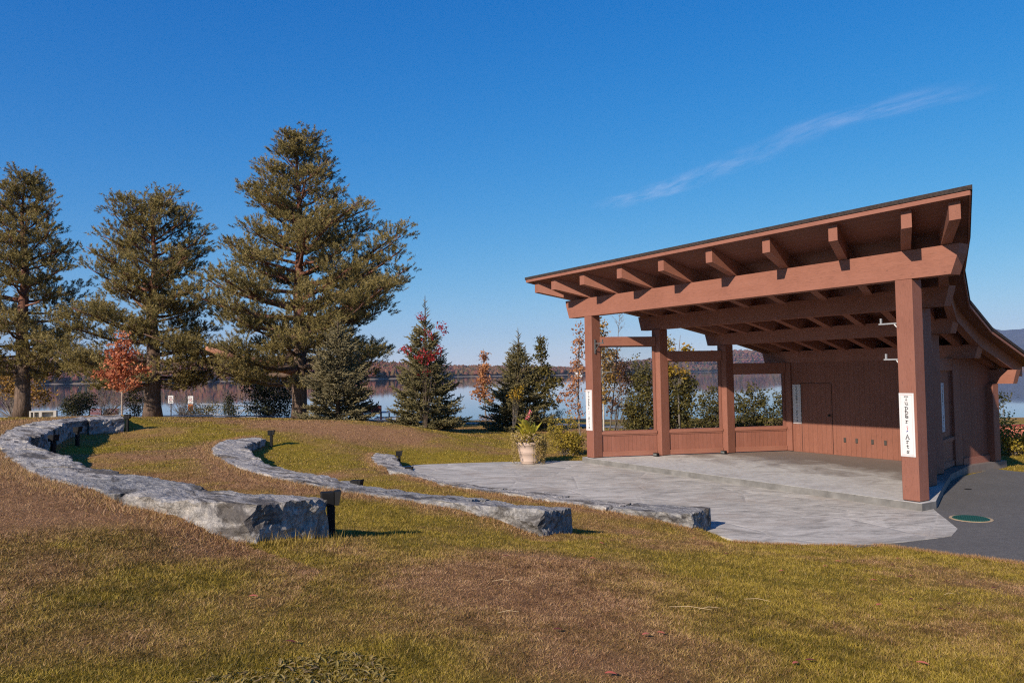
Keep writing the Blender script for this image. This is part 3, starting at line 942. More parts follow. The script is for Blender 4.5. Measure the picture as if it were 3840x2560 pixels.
# ------------------------------------------------------------------ signs on the shelter
LET = {  # strokes in a box 0..1 wide, baseline 0, x-height .62, cap height 1
 'T': [[(.02, .97), (.98, .97)], [(.5, .97), (.5, .03)], [(.28, .02), (.72, .02)], [(.04, .97), (.04, .78)], [(.96, .97), (.96, .78)]],
 'u': [[(.05, .62), (.22, .62), (.22, .2), (.35, .03), (.55, .03), (.75, .2)], [(.6, .62), (.76, .62), (.76, .03), (.95, .03)]],
 'p': [[(.05, .62), (.24, .62), (.24, -.34)], [(.08, -.34), (.44, -.34)], [(.24, .45), (.42, .62), (.64, .62), (.84, .45), (.84, .18), (.64, .02), (.42, .02), (.24, .16)]],
 'e': [[(.14, .32), (.86, .32), (.82, .5), (.64, .62), (.36, .62), (.14, .44), (.14, .18), (.36, .02), (.64, .02), (.86, .14)]],
 'r': [[(.12, .62), (.34, .62), (.34, .02)], [(.16, .02), (.56, .02)], [(.34, .42), (.52, .6), (.72, .62), (.8, .5)]],
 'A': [[(.1, .02), (.48, .98), (.9, .02)], [(.24, .36), (.74, .36)], [(0, .02), (.24, .02)], [(.74, .02), (1, .02)]],
 't': [[(.42, .85), (.42, .12), (.56, .02), (.76, .1)], [(.2, .62), (.74, .62)]],
 's': [[(.78, .48), (.72, .6), (.4, .63), (.22, .5), (.3, .38), (.66, .28), (.78, .14), (.62, .02), (.34, .02), (.2, .16)], [(.78, .62), (.78, .46)], [(.2, .02), (.2, .2)]],
}
inkm = simple("sign_ink", (.012, .012, .014), .8, .1, spec=.1)
pinkm = simple("sign_pink", (.62, .40, .40), .7, .1)
redm = simple("sign_red", (.50, .10, .12), .7, .1)
bluem = simple("sign_blue", (.07, .09, .30), .7, .1)
whitem = simple("sign_white", (.56, .56, .57), .6, .02)
def stroke(mb, pts, wd, y):
    for (x0, z0), (x1, z1) in zip(pts[:-1], pts[1:]):
        dx, dz = x1 - x0, z1 - z0
        l = math.hypot(dx, dz)
        if l < 1e-6: continue
        ex, ez = dx / l * wd * .5, dz / l * wd * .5
        px_, pz_ = -dz / l * wd * .5, dx / l * wd * .5
        mb.add([(x0 - ex + px_, y, z0 - ez + pz_), (x0 - ex - px_, y, z0 - ez - pz_), (x1 + ex - px_, y, z1 + ez - pz_), (x1 + ex + px_, y, z1 + ez + pz_)], [(0, 1, 2, 3)])
def tall_sign(loc, rz, label, wd=.285, ht=1.185):
    t = empty("wall_sign", loc, rz, label, "sign", "tall white signs on the stage")
    MB().box(-wd / 2, wd / 2, -.008, 0, 0, ht).build("sign_panel", whitem, t)
    y = -.011
    mb = MB()
    m1, m2 = .022, .036
    for m_ in (m1, m2):
        a, c_z = wd / 2 - m_, ht - m_
        stroke(mb, [(-a, m_), (a, m_)], .005, y); stroke(mb, [(-a, c_z), (a, c_z)], .005, y)
        if m_ == m2:
            stroke(mb, [(-a, m_), (-a, c_z)], .0035, y); stroke(mb, [(a, m_), (a, c_z)], .0035, y)
    mb.build("border", pinkm, t)
    mb = MB()
    for ch, f, sc in (('T', .115, .078), ('u', .185, .074), ('p', .258, .074), ('p', .330, .074), ('e', .396, .074), ('r', .472, .074), ('A', .722, .080), ('r', .792, .074), ('t', .870, .074), ('s', .945, .074)):
        zb = ht * (1 - f)
        for s_ in LET[ch]:
            stroke(mb, [((x - .5) * sc * .95, zb + z * sc) for x, z in s_], .0105, y)
    mb.build("lettering", inkm, t)
    mb = MB()
    zc = ht * (1 - .555)
    stroke(mb, [(-.012, zc + .028), (.004, zc + .04), (.014, zc + .022), (.010, zc - .004), (.002, zc - .03)], .007, y)
    stroke(mb, [(.016, zc + .018), (.004, zc + .002), (-.002, zc - .022)], .006, y)
    em = mb.build("emblem", redm, t)
    mb = MB()
    stroke(mb, [(-.012, zc - .062), (.004, zc - .048), (.008, zc - .054)], .014, y)
    mb.build("emblem_dot", bluem, em)
    return t
tall_sign((*W2(-.175, -.003), .80), PHI, "tall white sign facing the lawn on the shelter's far left post")
tall_sign((*W2(9.462, -.003), .83), PHI, "tall white sign on the big front post beside the asphalt")
tall_sign((*W2(2.57, 5.845), .845), PHI, "tall white sign beside the door on the stage's back wall")
wd_ = math.atan2(postR[3][1] - postR[2][1], postR[3][0] - postR[2][0])
nx_, ny_ = math.sin(wd_), -math.cos(wd_)
tall_sign((*W2(7.44 + nx_ * .05, 4.86 + ny_ * .05), .92), PHI + wd_, "tall white sign in shadow in the shelter's side window")

# black floor lamps on the stage edge
for a, bb, lab in ((.77, 1.72, "small black box lamp on the stage floor before the first low wall"), (1.60, 3.66, "small black box lamp on the stage floor before the second low wall")):
    t = empty("floor_lamp", (*W2(a, bb), 0), PHI, lab, "lamp", "black lamps on the stage floor")
    MB().box(-.085, .085, -.055, .055, .02, .10, .012).build("lamp_body", BLACK, t)
    MB().box(-.07, .07, -.059, -.0545, .035, .085).build("lamp_glass", simple("lamp_lens", (.12, .13, .13), .15), t)
    MB().box(-.10, .10, -.03, .03, .001, .0205).build("lamp_foot", BLACK, t)

# ------------------------------------------------------------------ stone bench rows
km, nt, b = newmat("split_stone", 0.85, 0.2)
v = mapped(nt)
geo = nd(nt, "ShaderNodeNewGeometry")
rot = nd(nt, "ShaderNodeVectorRotate", rotation_type='Z_AXIS'); rot.inputs["Angle"].default_value = .75
nt.links.new(v, rot.inputs["Vector"])
mp = nd(nt, "ShaderNodeMapping"); mp.inputs["Scale"].default_value = (.9, 3.4, 3.2); nt.links.new(rot.outputs[0], mp.inputs[0])
st = noise(nt, mp.outputs[0], 2.6, 12, .78, 1.8)
fi = noise(nt, v, 24.0, 9, .75, .4)
bl = noise(nt, mp.outputs[0], .85, 5, .6, .8)
c = ramp(nt, st, [(.30, (.075, .075, .08)), (.41, (.19, .19, .195)), (.52, (.36, .357, .355)), (.70, (.58, .57, .56))])
c = mix(nt, .55, c, mix(nt, 1.0, c, ramp(nt, fi, [(.3, (.45, .45, .47)), (.62, (1.25, 1.22, 1.18))]), 'MULTIPLY'))
c = mix(nt, ramp(nt, bl, [(.515, 0.0), (.60, .85)]), c, (.070, .064, .062))
c = mix(nt, ramp(nt, noise(nt, v, 3.0, 4), [(.62, 0.0), (.75, .35)]), c, (.34, .25, .19))
oi = nd(nt, "ShaderNodeObjectInfo")
c = mix(nt, 1.0, c, ramp(nt, oi.outputs["Random"], [(0.0, (.80, .80, .80)), (.5, (1.04, 1.0, .955)), (1.0, (1.17, 1.12, 1.05))]), 'MULTIPLY')
nt.links.new(c, b.inputs["Base Color"])
hh = math_(nt, 'ADD', math_(nt, 'MULTIPLY', st, .7), math_(nt, 'MULTIPLY', fi, .5))
bump(nt, b, hh, 1.0, .05)

def stone_block(P_out, P_in, ztop, zbot, parent, seed, chip=1.0, drop=.04):
    """closed, subdivided block following the bench curve, roughly split on its sides"""
    L_ = float(np.hypot(*(P_out[-1] - P_out[0]))) + .01
    far_ = min(1.0, 9.0 / max(4.0, float(np.hypot(*P_out[0])))); nu = max(12, int(L_ / (.075 - .038 * far_))); nv = int(12 + 14 * far_); nw = int(7 + 8 * far_)
    tO = np.linspace(0, 1, len(P_out))
    vs, idx = [], {}
    def pos(u, vv, w_):
        o = np.array([np.interp(u, tO, P_out[:, 0]), np.interp(u, tO, P_out[:, 1])])
        i = np.array([np.interp(u, tO, P_in[:, 0]), np.interp(u, tO, P_in[:, 1])])
        q = o + (i - o) * vv
        z = zbot + (ztop - drop * vv - zbot) * w_
        across = (i - o) / np.linalg.norm(i - o)
        al = np.array([-across[1], across[0]])
        p = Vector((q[0], q[1], z))
        s = Vector((q[0] + seed * 3.1, q[1] - seed * 1.7, z * 1.2))
        n1_ = mnoise.fractal(s * 1.6, 1.0, 2.0, 3)
        n2_ = mnoise.fractal(s * 5.0, .9, 2.1, 4)
        n3_ = mnoise.noise(s * 2.7 + Vector((9, 4, 2)))
        n4_ = mnoise.fractal(s * 15.0, .8, 2.0, 3)
        sideo = (abs(vv - .5) * 2) ** 6
        ende = (abs(u - .5) * 2) ** 10
        topf = w_ ** 4
        # ragged plan outline, flaky top, chipped arris
        dv = sideo * (vv - .5) * 2 * (n1_ * .085 + n2_ * .06 + n4_ * .022) * chip
        du = ende * (u - .5) * 2 * (n1_ * .03 + n2_ * .04 + n4_ * .022) * chip
        q = q + across * dv - al * du
        z += topf * (n1_ * .014 + math.floor(n3_ * 4) * .009 + n2_ * .008 + n4_ * .006)
        arris = topf * max(sideo ** 2, ende ** 2)
        z -= arris * (.008 + .035 * max(0, n2_ + .15)) * chip
        q = q - across * (vv - .5) * 2 * arris * .02
        return (q[0], q[1], z)
    def vid(i, j, k):
        if (i, j, k) not in idx:
            idx[i, j, k] = len(vs); vs.append(pos(i / nu, j / nv, k / nw))
        return idx[i, j, k]
    fs = []
    for i in range(nu):
        for j in range(nv):
            fs.append((vid(i, j, nw), vid(i, j + 1, nw), vid(i + 1, j + 1, nw), vid(i + 1, j, nw)))
    for i in range(nu):
        for k in range(nw):
            fs.append((vid(i, 0, k), vid(i, 0, k + 1), vid(i + 1, 0, k + 1), vid(i + 1, 0, k)))
            fs.append((vid(i, nv, k), vid(i + 1, nv, k), vid(i + 1, nv, k + 1), vid(i, nv, k + 1)))
    for j in range(nv):
        for k in range(nw):
            fs.append((vid(0, j, k), vid(0, j + 1, k), vid(0, j + 1, k + 1), vid(0, j, k + 1)))
            fs.append((vid(nu, j, k), vid(nu, j, k + 1), vid(nu, j + 1, k + 1), vid(nu, j + 1, k)))
    me = bpy.data.meshes.new("stone_block")
    me.from_pydata(vs, [], fs); me.update()
    bm = bmesh.new(); bm.from_mesh(me); bmesh.ops.recalc_face_normals(bm, faces=bm.faces); bm.to_mesh(me); bm.free()
    return link_mesh("stone_block", me, km, parent)
def bench_row(out, inn, tops, bots, cuts, label, drop):
    o = resample(smooth_pl(out, 1), 400); i = resample(smooth_pl(inn, 1), 400)
    cx, cy = (o[0] + i[0]) / 2
    t = empty("stone_bench", (0, 0, 0), 0, label, "stone bench", "curved stone bench rows")
    for k in range(len(cuts) - 1):
        a, c_ = cuts[k], cuts[k + 1]
        ia, ic = int(a * 399), int(c_ * 399)
        off = random.uniform(-.05, .05)
        Po, Pi = o[ia:ic + 1].copy(), i[ia:ic + 1].copy()
        acr = Pi - Po; acr = acr / np.linalg.norm(acr, axis=1)[:, None]
        Po += acr * off * .6; Pi += acr * (off + random.uniform(-.05, .05))
        # leave a joint
        j_ = .012 / max(.2, np.hypot(*(Po[-1] - Po[0])))
        def trim(P): 
            tt = np.linspace(0, 1, len(P)); t2 = np.linspace(j_, 1 - j_, len(P))
            return np.stack([np.interp(t2, tt, P[:, 0]), np.interp(t2, tt, P[:, 1])], -1)
        m_ = (a + c_) / 2
        stone_block(trim(Po), trim(Pi), np.interp(m_, *tops) + random.uniform(-.018, .018), np.interp(m_, *bots), t, k * 7.3 + len(label), 1.0, drop * (1 if k == 0 else .6))
    return t
bench_row(C_OUT, C_IN, ([0, 1], [1.37, 1.37]), ([0, 1], [.72, .70]), [0, .085, .16, .245, .32, .41, .50, .585, .665, .745, .815, .885, .945, 1.0], "highest and nearest curved bench of big split grey stones", .035)
bench_row(B_OUT, B_IN, ([0, 1], [.755, .76]), ([0, 1], [.12, .2]), [0, .09, .19, .30, .40, .51, .63, .75, .87, 1.0], "middle curved bench of split grey stones on the lawn", .075)
bench_row(A_OUT, A_IN, ([0, 1], [.255, .25]), ([0, 1], [-.4, -.3]), [0, .11, .22, .34, .46, .58, .72, .86, 1.0], "lowest curved bench of pale stones edging the patio", .04)

# black bollard lamps against the benches
def bollard(x, y, rz, label, h=.47, foot=None):
    z0 = gz(x, y) if foot is None else foot
    t = empty("bollard_lamp", (x, y, z0), rz, label, "path lamp", "black path lamps by the stone benches")
    MB().box(-.035, .035, -.045, .045, -.15, h - .14, .006).build("post", BLACK, t)
    hd = MB().box(-.10, .03, -.055, .055, h - .14, h, .008).build("lamp_head", BLACK, t)
    MB().add([(.0305, -.056, h), (.095, -.08, h + .008), (.07, -.075, h - .13), (.0305, -.056, h - .135), (.0305, .056, h), (.095, .08, h + .008), (.07, .075, h - .13), (.0305, .056, h - .135)],
             [(0, 1, 2, 3), (7, 6, 5, 4), (0, 4, 5, 1), (3, 2, 6, 7), (0, 3, 7, 4), (1, 5, 6, 2)]).build("hood", BLACK, hd)
bollard(-1.85, 7.78, .35, "black bollard lamp at the near end of the highest stone bench", .44)
bollard(-11.92, 23.75, .1, "black bollard lamp at the far end of the highest stone bench", .52)
bollard(-11.42, 20.15, -.2, "black bollard lamp inside the highest bench, lit along its edge", .50)
bollard(-10.02, 16.75, -.3, "black bollard lamp half hidden in the deepest curve of the highest bench", .50)
bollard(-7.08, 22.5, .1, "black bollard lamp at the far end of the middle bench", .47)
bollard(-2.60, 12.75, -.2, "black bollard lamp peeping over the middle bench", .33)
bollard(-3.30, 22.2, .1, "black bollard lamp at the far end of the lowest bench", .50)
bollard(-2.55, 18.75, -.1, "black bollard lamp on the patio behind the lowest bench", .42, GZ)

# ------------------------------------------------------------------ planter
pl = empty("flower_pot", (.45, 22.63, GZ), 0, "big beige pot of canna and trailing plants on the patio", "flower pot")
potm = simple("beige_pot", (.41, .315, .262), .75, .06, 4)
prof = [(.20, 0), (.245, .005), (.25, .03), (.255, .07), (.262, .075), (.262, .085), (.257, .09), (.305, .30), (.312, .305), (.312, .318), (.309, .322), (.316, .345), (.322, .35), (.322, .363), (.318, .368), (.355, .54), (.385, .555), (.39, .575), (.39, .635), (.375, .645), (.35, .64), (.34, .58), (.01, .57)]
pot = MB().lathe(prof, 0, 0, 40).build("pot", potm, pl, True)
MB().lathe([(.33, .575), (.2, .59), (.01, .60)], 0, 0, 24).build("soil", simple("potting_soil", (.04, .028, .02), .95), pot)
# canna leaves: broad, pointed, arching blades
cl_v, cl_r = [], []
def blade_leaf(base, d0, L_, wmax, droop, tone, out_v, out_r, seg=7):
    d0 = Vector(d0).normalized(); p = Vector(base)
    side = d0.cross(Vector((0, 0, 1)))
    side = side.normalized() if side.length > .05 else Vector((1, 0, 0))
    pts = []
    d = d0.copy()
    for i in range(seg + 1):
        t = i / seg
        w_ = wmax * math.sin(math.pi * min(1, .08 + t * .92)) ** .8
        up = side.cross(d).normalized()
        pts.append((p - side * w_ * .5 + up * w_ * .18, p.copy(), p + side * w_ * .5 + up * w_ * .18))
        p = p + d * (L_ / seg)
        d = (d + Vector((0, 0, -droop / seg))).normalized()
    for (a0, m0, b0), (a1, m1, b1) in zip(pts[:-1], pts[1:]):
        out_v.append([a0[:], m0[:], m1[:], a1[:]]); out_v.append([m0[:], b0[:], b1[:], m1[:]])
        out_r += [tone, tone]
for i in range(36):
    an = rng.uniform(0, 2 * math.pi); el = rng.uniform(.55, 1.3)
    b0 = (rng.uniform(-.1, .1), rng.uniform(-.1, .1), .58 + rng.uniform(0, .3))
    blade_leaf(b0, (math.cos(an) * math.cos(el), math.sin(an) * math.cos(el), math.sin(el)), rng.uniform(.42, .68), rng.uniform(.13, .20), rng.uniform(.2, .9), rng.uniform(.2, 1), cl_v, cl_r)
soup("canna_leaves", np.array(cl_v), np.array(cl_r), leaf_mat("canna_leaf", [(.22, .23, .03), (.42, .38, .05), (.58, .48, .07)], .5), pl)
mb = MB()
for x, y, h_ in ((0, 0, 1.38), (.06, .02, 1.5), (-.05, -.02, 1.22)): mb.tube([(x * .4, y, .58), (x, y, h_)], [.012, .007], 6)
mb.build("canna_stem", simple("stem_green", (.09, .11, .03), .7), pl)
fl_v, fl_r = [], []
for cx, cy, cz in ((-.05, -.02, 1.22), (-.01, 0, 1.36), (.05, .02, 1.50), (-.08, -.04, 1.16), (.02, .01, 1.43), (-.04, -.03, 1.30)):
    for i in range(9):
        d = rand_dirs(1)[0]; d[2] = abs(d[2]) * .7
        blade_leaf((cx, cy, cz), d, .085, .055, .8, rng.random(), fl_v, fl_r, 3)
soup("canna_flower", np.array(fl_v), np.array(fl_r), leaf_mat("pink_petal", [(.55, .07, .10), (.68, .18, .22), (.75, .40, .42)], .4), pl)
tv, tr_ = [], []
def small_leaves(center, spread, n, size, out_v, out_r, lo=0, hi=1):
    c = np.array(center) + rng.normal(scale=1, size=(n, 3)) * np.array(spread)
    nrm = unit(rng.normal(size=(n, 3)) + np.array([0, -.2, .6])); t1 = unit(np.cross(nrm, rand_dirs(n))); t2 = np.cross(nrm, t1)
    s = size * rng.uniform(.6, 1.3, (n, 1))
    q = np.stack([c - t1 * s, c + t2 * s * .55, c + t1 * s, c - t2 * s * .55], 1)
    out_v += q.tolist(); out_r += rng.uniform(lo, hi, n).tolist()
for i in range(70):
    an = rng.uniform(0, 2 * math.pi); rr = rng.uniform(.15, .54)
    small_leaves((math.cos(an) * rr, math.sin(an) * rr, .68 + rng.uniform(0, .16) - max(0, rr - .42) * .5), (.07, .07, .06), 26, .030, tv, tr_)
vine_mb = MB()
for i in range(44):
    an = rng.uniform(0, 2 * math.pi)
    if i < 34: an = rng.choice([math.pi + .15, -.15, -.75]) + rng.normal(scale=.28)
    drop = rng.uniform(.15, .75); r0 = .38
    pts = [(math.cos(an) * .3, math.sin(an) * .3, .66), (math.cos(an) * (r0 + .05), math.sin(an) * (r0 + .05), .70)]
    for k in range(6):
        f_ = (k + 1) / 6
        pts.append((math.cos(an) * (r0 + .09 + .03 * math.sin(k)), math.sin(an) * (r0 + .09), max(.02, .68 - drop * f_)))
        small_leaves(pts[-1], (.03, .03, .045), 9, .019, tv, tr_)
    vine_mb.tube(pts, .004, 4)
vn = vine_mb.build("trailing_vine", simple("vine_stem", (.10, .07, .03), .8), pl)
soup("vine_leaves", np.array(tv), np.array(tr_), leaf_mat("vine_leaf", [(.13, .11, .02), (.30, .23, .05), (.44, .32, .11), (.50, .38, .22)], .35), vn)
pv, pr = [], []
for i in range(26):
    an = rng.uniform(0, 2 * math.pi); rr = rng.uniform(.2, .48)
    small_leaves((math.cos(an) * rr, math.sin(an) * rr, .66 + rng.uniform(0, .17)), (.012, .012, .012), 4, .024, pv, pr)
setp(soup("violet_flowers", np.array(pv), np.array(pr), leaf_mat("violet_petal", [(.12, .08, .26), (.30, .28, .50)], .3), pl), None, None, None, "stuff")

# ------------------------------------------------------------------ manhole, drain, cinder block
mh_ = empty("manhole_cover", (7.92, 13.43, GZ - .004), .3, "round green ribbed cover set in the asphalt", "manhole cover")
gm_, nt, b = newmat("green_iron", .6, .35)
v = mapped(nt, (1, 1, 1)); ck = nd(nt, "ShaderNodeTexChecker"); ck.inputs["Scale"].default_value = 42; nt.links.new(v, ck.inputs[0])
nt.links.new(mix(nt, ck.outputs[1], (.012, .085, .062), (.006, .045, .034)), b.inputs["Base Color"]); bump(nt, b, ck.outputs[1], .5, .01)
MB().lathe([(.285, 0), (.285, .012), (.275, .017), (.01, .017)], 0, 0, 40).build("lid", gm_, mh_)
MB().lathe([(.31, 0), (.335, .001), (.335, .006), (.29, .008), (.29, 0)], 0, 0, 40, False).build("rim", simple("sandy_rim", (.36, .27, .17), .9), mh_)
t = empty("drain_cap", (9.78, 16.65, GZ - .005), 0, "tiny dark drain cap in the asphalt behind the green cover", "drain cap")
MB().lathe([(.07, 0), (.07, .006), (.055, .008), (.05, .003), (.005, .003)], 0, 0, 24).build("cap", BLACK, t)

cb = empty("cinder_block", (-16.5, 27.0, gz(-16.5, 27) - .01), .28, "pale concrete block lying on the lawn behind the highest bench", "concrete block")
m_ = MB()
wv, hv, lv = .10, .30, .42
m_.box(-lv, lv, -wv, wv, hv - .045, hv); m_.box(-lv, lv, -wv, wv, 0, .045)
for x0, x1 in ((-lv, -lv + .05), (-.30, -.26), (-.12, -.03), (lv - .09, lv)): m_.box(x0, x1, -wv + .002, wv - .002, .0455, hv - .0455)
m_.box(-lv + .05, lv - .09, wv - .02, wv - .003, .0455, hv - .0455)
m_.build("block_shell", simple("pale_concrete", (.46, .43, .38), .9, .12, 20, bmp=.4), cb)

# ------------------------------------------------------------------ trees
NEEDLE = leaf_mat("pine_needles", [(.060, .054, .018), (.140, .115, .036), (.235, .185, .066), (.33, .26, .11)], .16, .7, .2, .5)
PBARK = bark_mat("pine_bark", (.055, .038, .030), (.19, .135, .105))
_nt = PBARK.node_tree; _b = _nt.nodes["Principled BSDF"]; _src = _b.inputs["Base Color"].links[0].from_socket
_tc = nd(_nt, "ShaderNodeTexCoord"); _sx = nd(_nt, "ShaderNodeSeparateXYZ"); _nt.links.new(_tc.outputs["Object"], _sx.inputs[0])
_nt.links.new(mix(_nt, ramp(_nt, math_(_nt, 'DIVIDE', _sx.outputs[2], 14.0), [(.22, 0.0), (.45, .75)]), _src, (.20, .085, .055)), _b.inputs["Base Color"])
OBARK = bark_mat("orange_bark", (.30, .13, .075), (.52, .28, .20), (6, 6, 6))

def needle_tufts(C, out, per, L_, wd):
    """C: tuft centres (n,3); out: outward directions; returns triangles"""
    n = len(C)
    c = np.repeat(C, per, 0)
    d = unit(np.repeat(out, per, 0) * .9 + rng.normal(scale=.62, size=(n * per, 3)))
    side = unit(np.cross(d, rand_dirs(n * per)))
    l = L_ * rng.uniform(.7, 1.25, (n * per, 1))
    w_ = wd * rng.uniform(.7, 1.3, (n * per, 1))
    b0 = c + rng.normal(scale=L_ * .18, size=c.shape)
    V = np.stack([b0 - side * w_, b0 + side * w_, b0 + d * l], 1)
    return V

def pine(x, y, H, r0, prof, label, nbr, first, seed, extra=(), z=None, bare=(), tpm=64):
    global rng
    rng = np.random.default_rng(seed)
    z = gz(x, y) if z is None else z
    t = empty("pine_tree", (x, y, z), 0, label, "pine tree", "tall pines between the lawn and the lake")
    ph = [p[0] for p in prof]; pl_ = [p[1] for p in prof]; pr_ = [p[2] for p in prof]
    tb = MB()
    n = 16
    wob = [(.10 * math.sin(i * .9 + seed), .10 * math.cos(i * .7 + seed)) for i in range(n + 1)]
    tp = [(wob[i][0] * i / n, wob[i][1] * i / n, H * i / n * .97 - .05) for i in range(n + 1)]
    tr_ = [r0 * (1.22 if i == 0 else 1.0 - .94 * (i / n) ** 1.15) for i in range(n + 1)]
    tb.tube(tp, tr_, 12)
    def taxis(h):
        f_ = min(max(h / (H * .97), 0), 1) * n; i = min(int(f_), n - 1); f_ -= i
        return np.array([tp[i][k] * (1 - f_) + tp[i + 1][k] * f_ for k in range(3)]), tr_[i] * (1 - f_) + tr_[i + 1] * f_
    tuftC, tuftO, tone = [], [], []
    brs = []
    for k in range(nbr):
        f_ = (k + rng.uniform(0, 1)) / nbr
        h = first + (H * .985 - first) * (1 - (1 - f_) ** 1.12)
        az = k * 2.399 + rng.uniform(-.6, .6)
        brs.append((h, az, rng.uniform(.74, 1.06)))
    brs += list(extra)
    for br in brs:
        h, az, fac = br[:3]
        rise = br[3] if len(br) > 3 else None
        Lr = np.interp(h, ph, pr_); Ll = np.interp(h, ph, pl_)
        ca = math.cos(az)
        L_ = (Lr if ca > 0 else Ll) * abs(ca) + (Lr + Ll) * .5 * .95 * (1 - abs(ca))
        L_ = max(L_ * fac * 1.04, .25)
        hf = h / H
        slope = (.10 + .75 * hf ** 2) if rise is None else rise
        h0 = max(first * .7, h - L_ * slope)
        p0, rt = taxis(h0)
        dirv = np.array([math.cos(az), math.sin(az), 0])
        pts = []
        bend = rng.uniform(-.25, .25)
        perp = np.array([-dirv[1], dirv[0], 0])
        m_ = 7
        for i in range(m_ + 1):
            s_ = i / m_
            zz = h0 + (h - h0) * (s_ ** 1.15) - .10 * L_ * math.sin(math.pi * s_) * (1 - hf) + rng.normal(scale=.03)
            q = p0 * np.array([1, 1, 0]) + dirv * L_ * s_ + perp * bend * L_ * s_ * s_ * .6 + np.array([0, 0, zz])
            pts.append(q)
        rb = min(rt * .55, .02 + .024 * L_)
        tb.tube([tuple(p) for p in pts], [rb * (1 - .86 * (i / m_)) for i in range(m_ + 1)], 6)
        # foliage pads along the outer part of the limb
        npad = max(3, int(2.5 + L_ * 1.6))
        start = .30 if hf > .55 else .40
        for pd in range(npad):
            s_ = start + (1 - start) * (pd + rng.uniform(.2, 1)) / npad
            i = min(int(s_ * m_), m_ - 1); g = s_ * m_ - i
            c = pts[i] * (1 - g) + pts[i + 1] * g
            lat = (rng.uniform(-1, 1)) * .40 * L_ * (1.15 - s_ * .75)
            c2 = c + perp * lat + np.array([0, 0, .05 + abs(lat) * .10 + rng.normal(scale=.14)])
            tb.tube([tuple(pts[max(i - 1, 0)]), tuple((c + c2) / 2 + np.array([0, 0, -.04])), tuple(c2)], [.018, .014, .008], 4)
            rp = rng.uniform(.30, .66) * (.78 + .1 * min(L_, 4))
            nt_ = int(13.5 * (rp / .5) ** 2) + 3
            q = rand_dirs(nt_) * (rng.random((nt_, 1)) ** .38)
            q[:, 2] = np.abs(q[:, 2]) * 1.1 - .30
            stretch = np.outer(q @ dirv, dirv) * .35
            pc = c2 + (q + stretch) * rp * np.array([1, 1, .80])
            tuftC.append(pc); tuftO.append(unit(q * np.array([1, 1, .7]) + np.array([0, 0, .55]) + dirv * .25))
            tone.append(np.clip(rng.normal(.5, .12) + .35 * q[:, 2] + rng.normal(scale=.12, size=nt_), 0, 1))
    # leader
    nt_ = 110
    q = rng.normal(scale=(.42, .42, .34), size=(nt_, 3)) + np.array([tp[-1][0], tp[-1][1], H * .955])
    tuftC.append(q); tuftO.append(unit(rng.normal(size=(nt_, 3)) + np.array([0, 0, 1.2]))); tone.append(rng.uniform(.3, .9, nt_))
    tb.build("trunk", PBARK, t, True)
    C = np.concatenate(tuftC); O = np.concatenate(tuftO); T = np.concatenate(tone)
    # every centre is a shoot: a brush of needles along a short upturned twig
    per = 34
    ln = rng.uniform(.20, .40, (len(C), 1, 1)); tt = rng.random((len(C), per, 1)) ** .8
    base = (C[:, None, :] + O[:, None, :] * ln * (tt - .35)).reshape(-1, 3) + rng.normal(scale=.012, size=(len(C) * per, 3))
    d = unit(np.repeat(O, per, 0) * .75 + rand_dirs(len(base)))
    sd = unit(np.cross(d, rand_dirs(len(base)))); l_ = rng.uniform(.085, .16, (len(base), 1)); w_ = .0125 * rng.uniform(.7, 1.3, (len(base), 1))
    V = np.stack([base - sd * w_, base + sd * w_, base + d * l_], 1)
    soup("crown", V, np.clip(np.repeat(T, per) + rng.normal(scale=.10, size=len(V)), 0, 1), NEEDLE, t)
    for pts, rr in bare:
        MB().tube(pts, rr, 10).build("bare_limb", OBARK, t, True)
    return t

K3 = 1 / 46.3
p3 = [(0, 0, 0), (2.0, 3.2, 3.0), (2.7, 6.2, 4.0), (3.6, 6.9, 5.2), (4.6, 6.6, 5.5), (5.6, 5.6, 5.3), (6.6, 4.6, 4.6), (7.6, 4.2, 4.0), (8.3, 4.0, 3.6), (9.0, 3.6, 3.3), (9.8, 2.7, 3.2), (10.4, 2.2, 3.1), (11.0, 2.5, 2.8), (11.8, 2.75, 2.1), (12.6, 1.6, 1.9), (13.4, 1.1, 1.7), (14.1, .7, 1.1), (14.6, .3, .5)]
pine(-10.55, 38.0, 14.5, .37, p3, "tallest pine with an orange limb, behind the pale spruce", 86, 2.3, 11,
     extra=[(9.7, .12, 1.62, .62), (9.1, .05, 1.5, .6), (8.3, -.2, 1.40, .55), (7.4, .1, 1.25, .5), (6.9, .05, 1.15, .4), (6.3, -.5, 1.2, .3), (11.6, 3.0, 1.05, .4), (10.6, .1, 1.1, .35), (9.6, .25, 1.05, .35)],
     bare=[([(-.15, -.2, 2.35), (-.9, -1.2, 2.6), (-1.5, -2.2, 2.8), (-2.1, -3.2, 3.0), (-2.9, -4.3, 3.4)], [.22, .22, .19, .16, .09])])
p2 = [(0, 0, 0), (1.6, 1.5, 2.0), (2.2, 4.2, 3.4), (3.2, 5.4, 3.2), (4.2, 5.3, 3.0), (5.0, 4.9, 2.8), (6.0, 4.1, 2.7), (7.0, 3.5, 2.7), (8.0, 3.1, 2.7), (8.8, 2.6, 2.7), (9.6, 2.2, 2.5), (10.4, 2.1, 1.9), (11.0, 2.0, 1.5), (11.6, .9, .8)]
pine(-18.3, 39.0, 11.4, .42, p2, "broad flat-topped pine behind the orange maple", 62, 1.9, 23,
     extra=[(1.75, .1, 1.0, .05), (2.2, .5, .9, .08), (11.2, 3.0, 1.0, .6), (11.3, .3, .9, .6), (10.9, 1.2, .9, .6)])
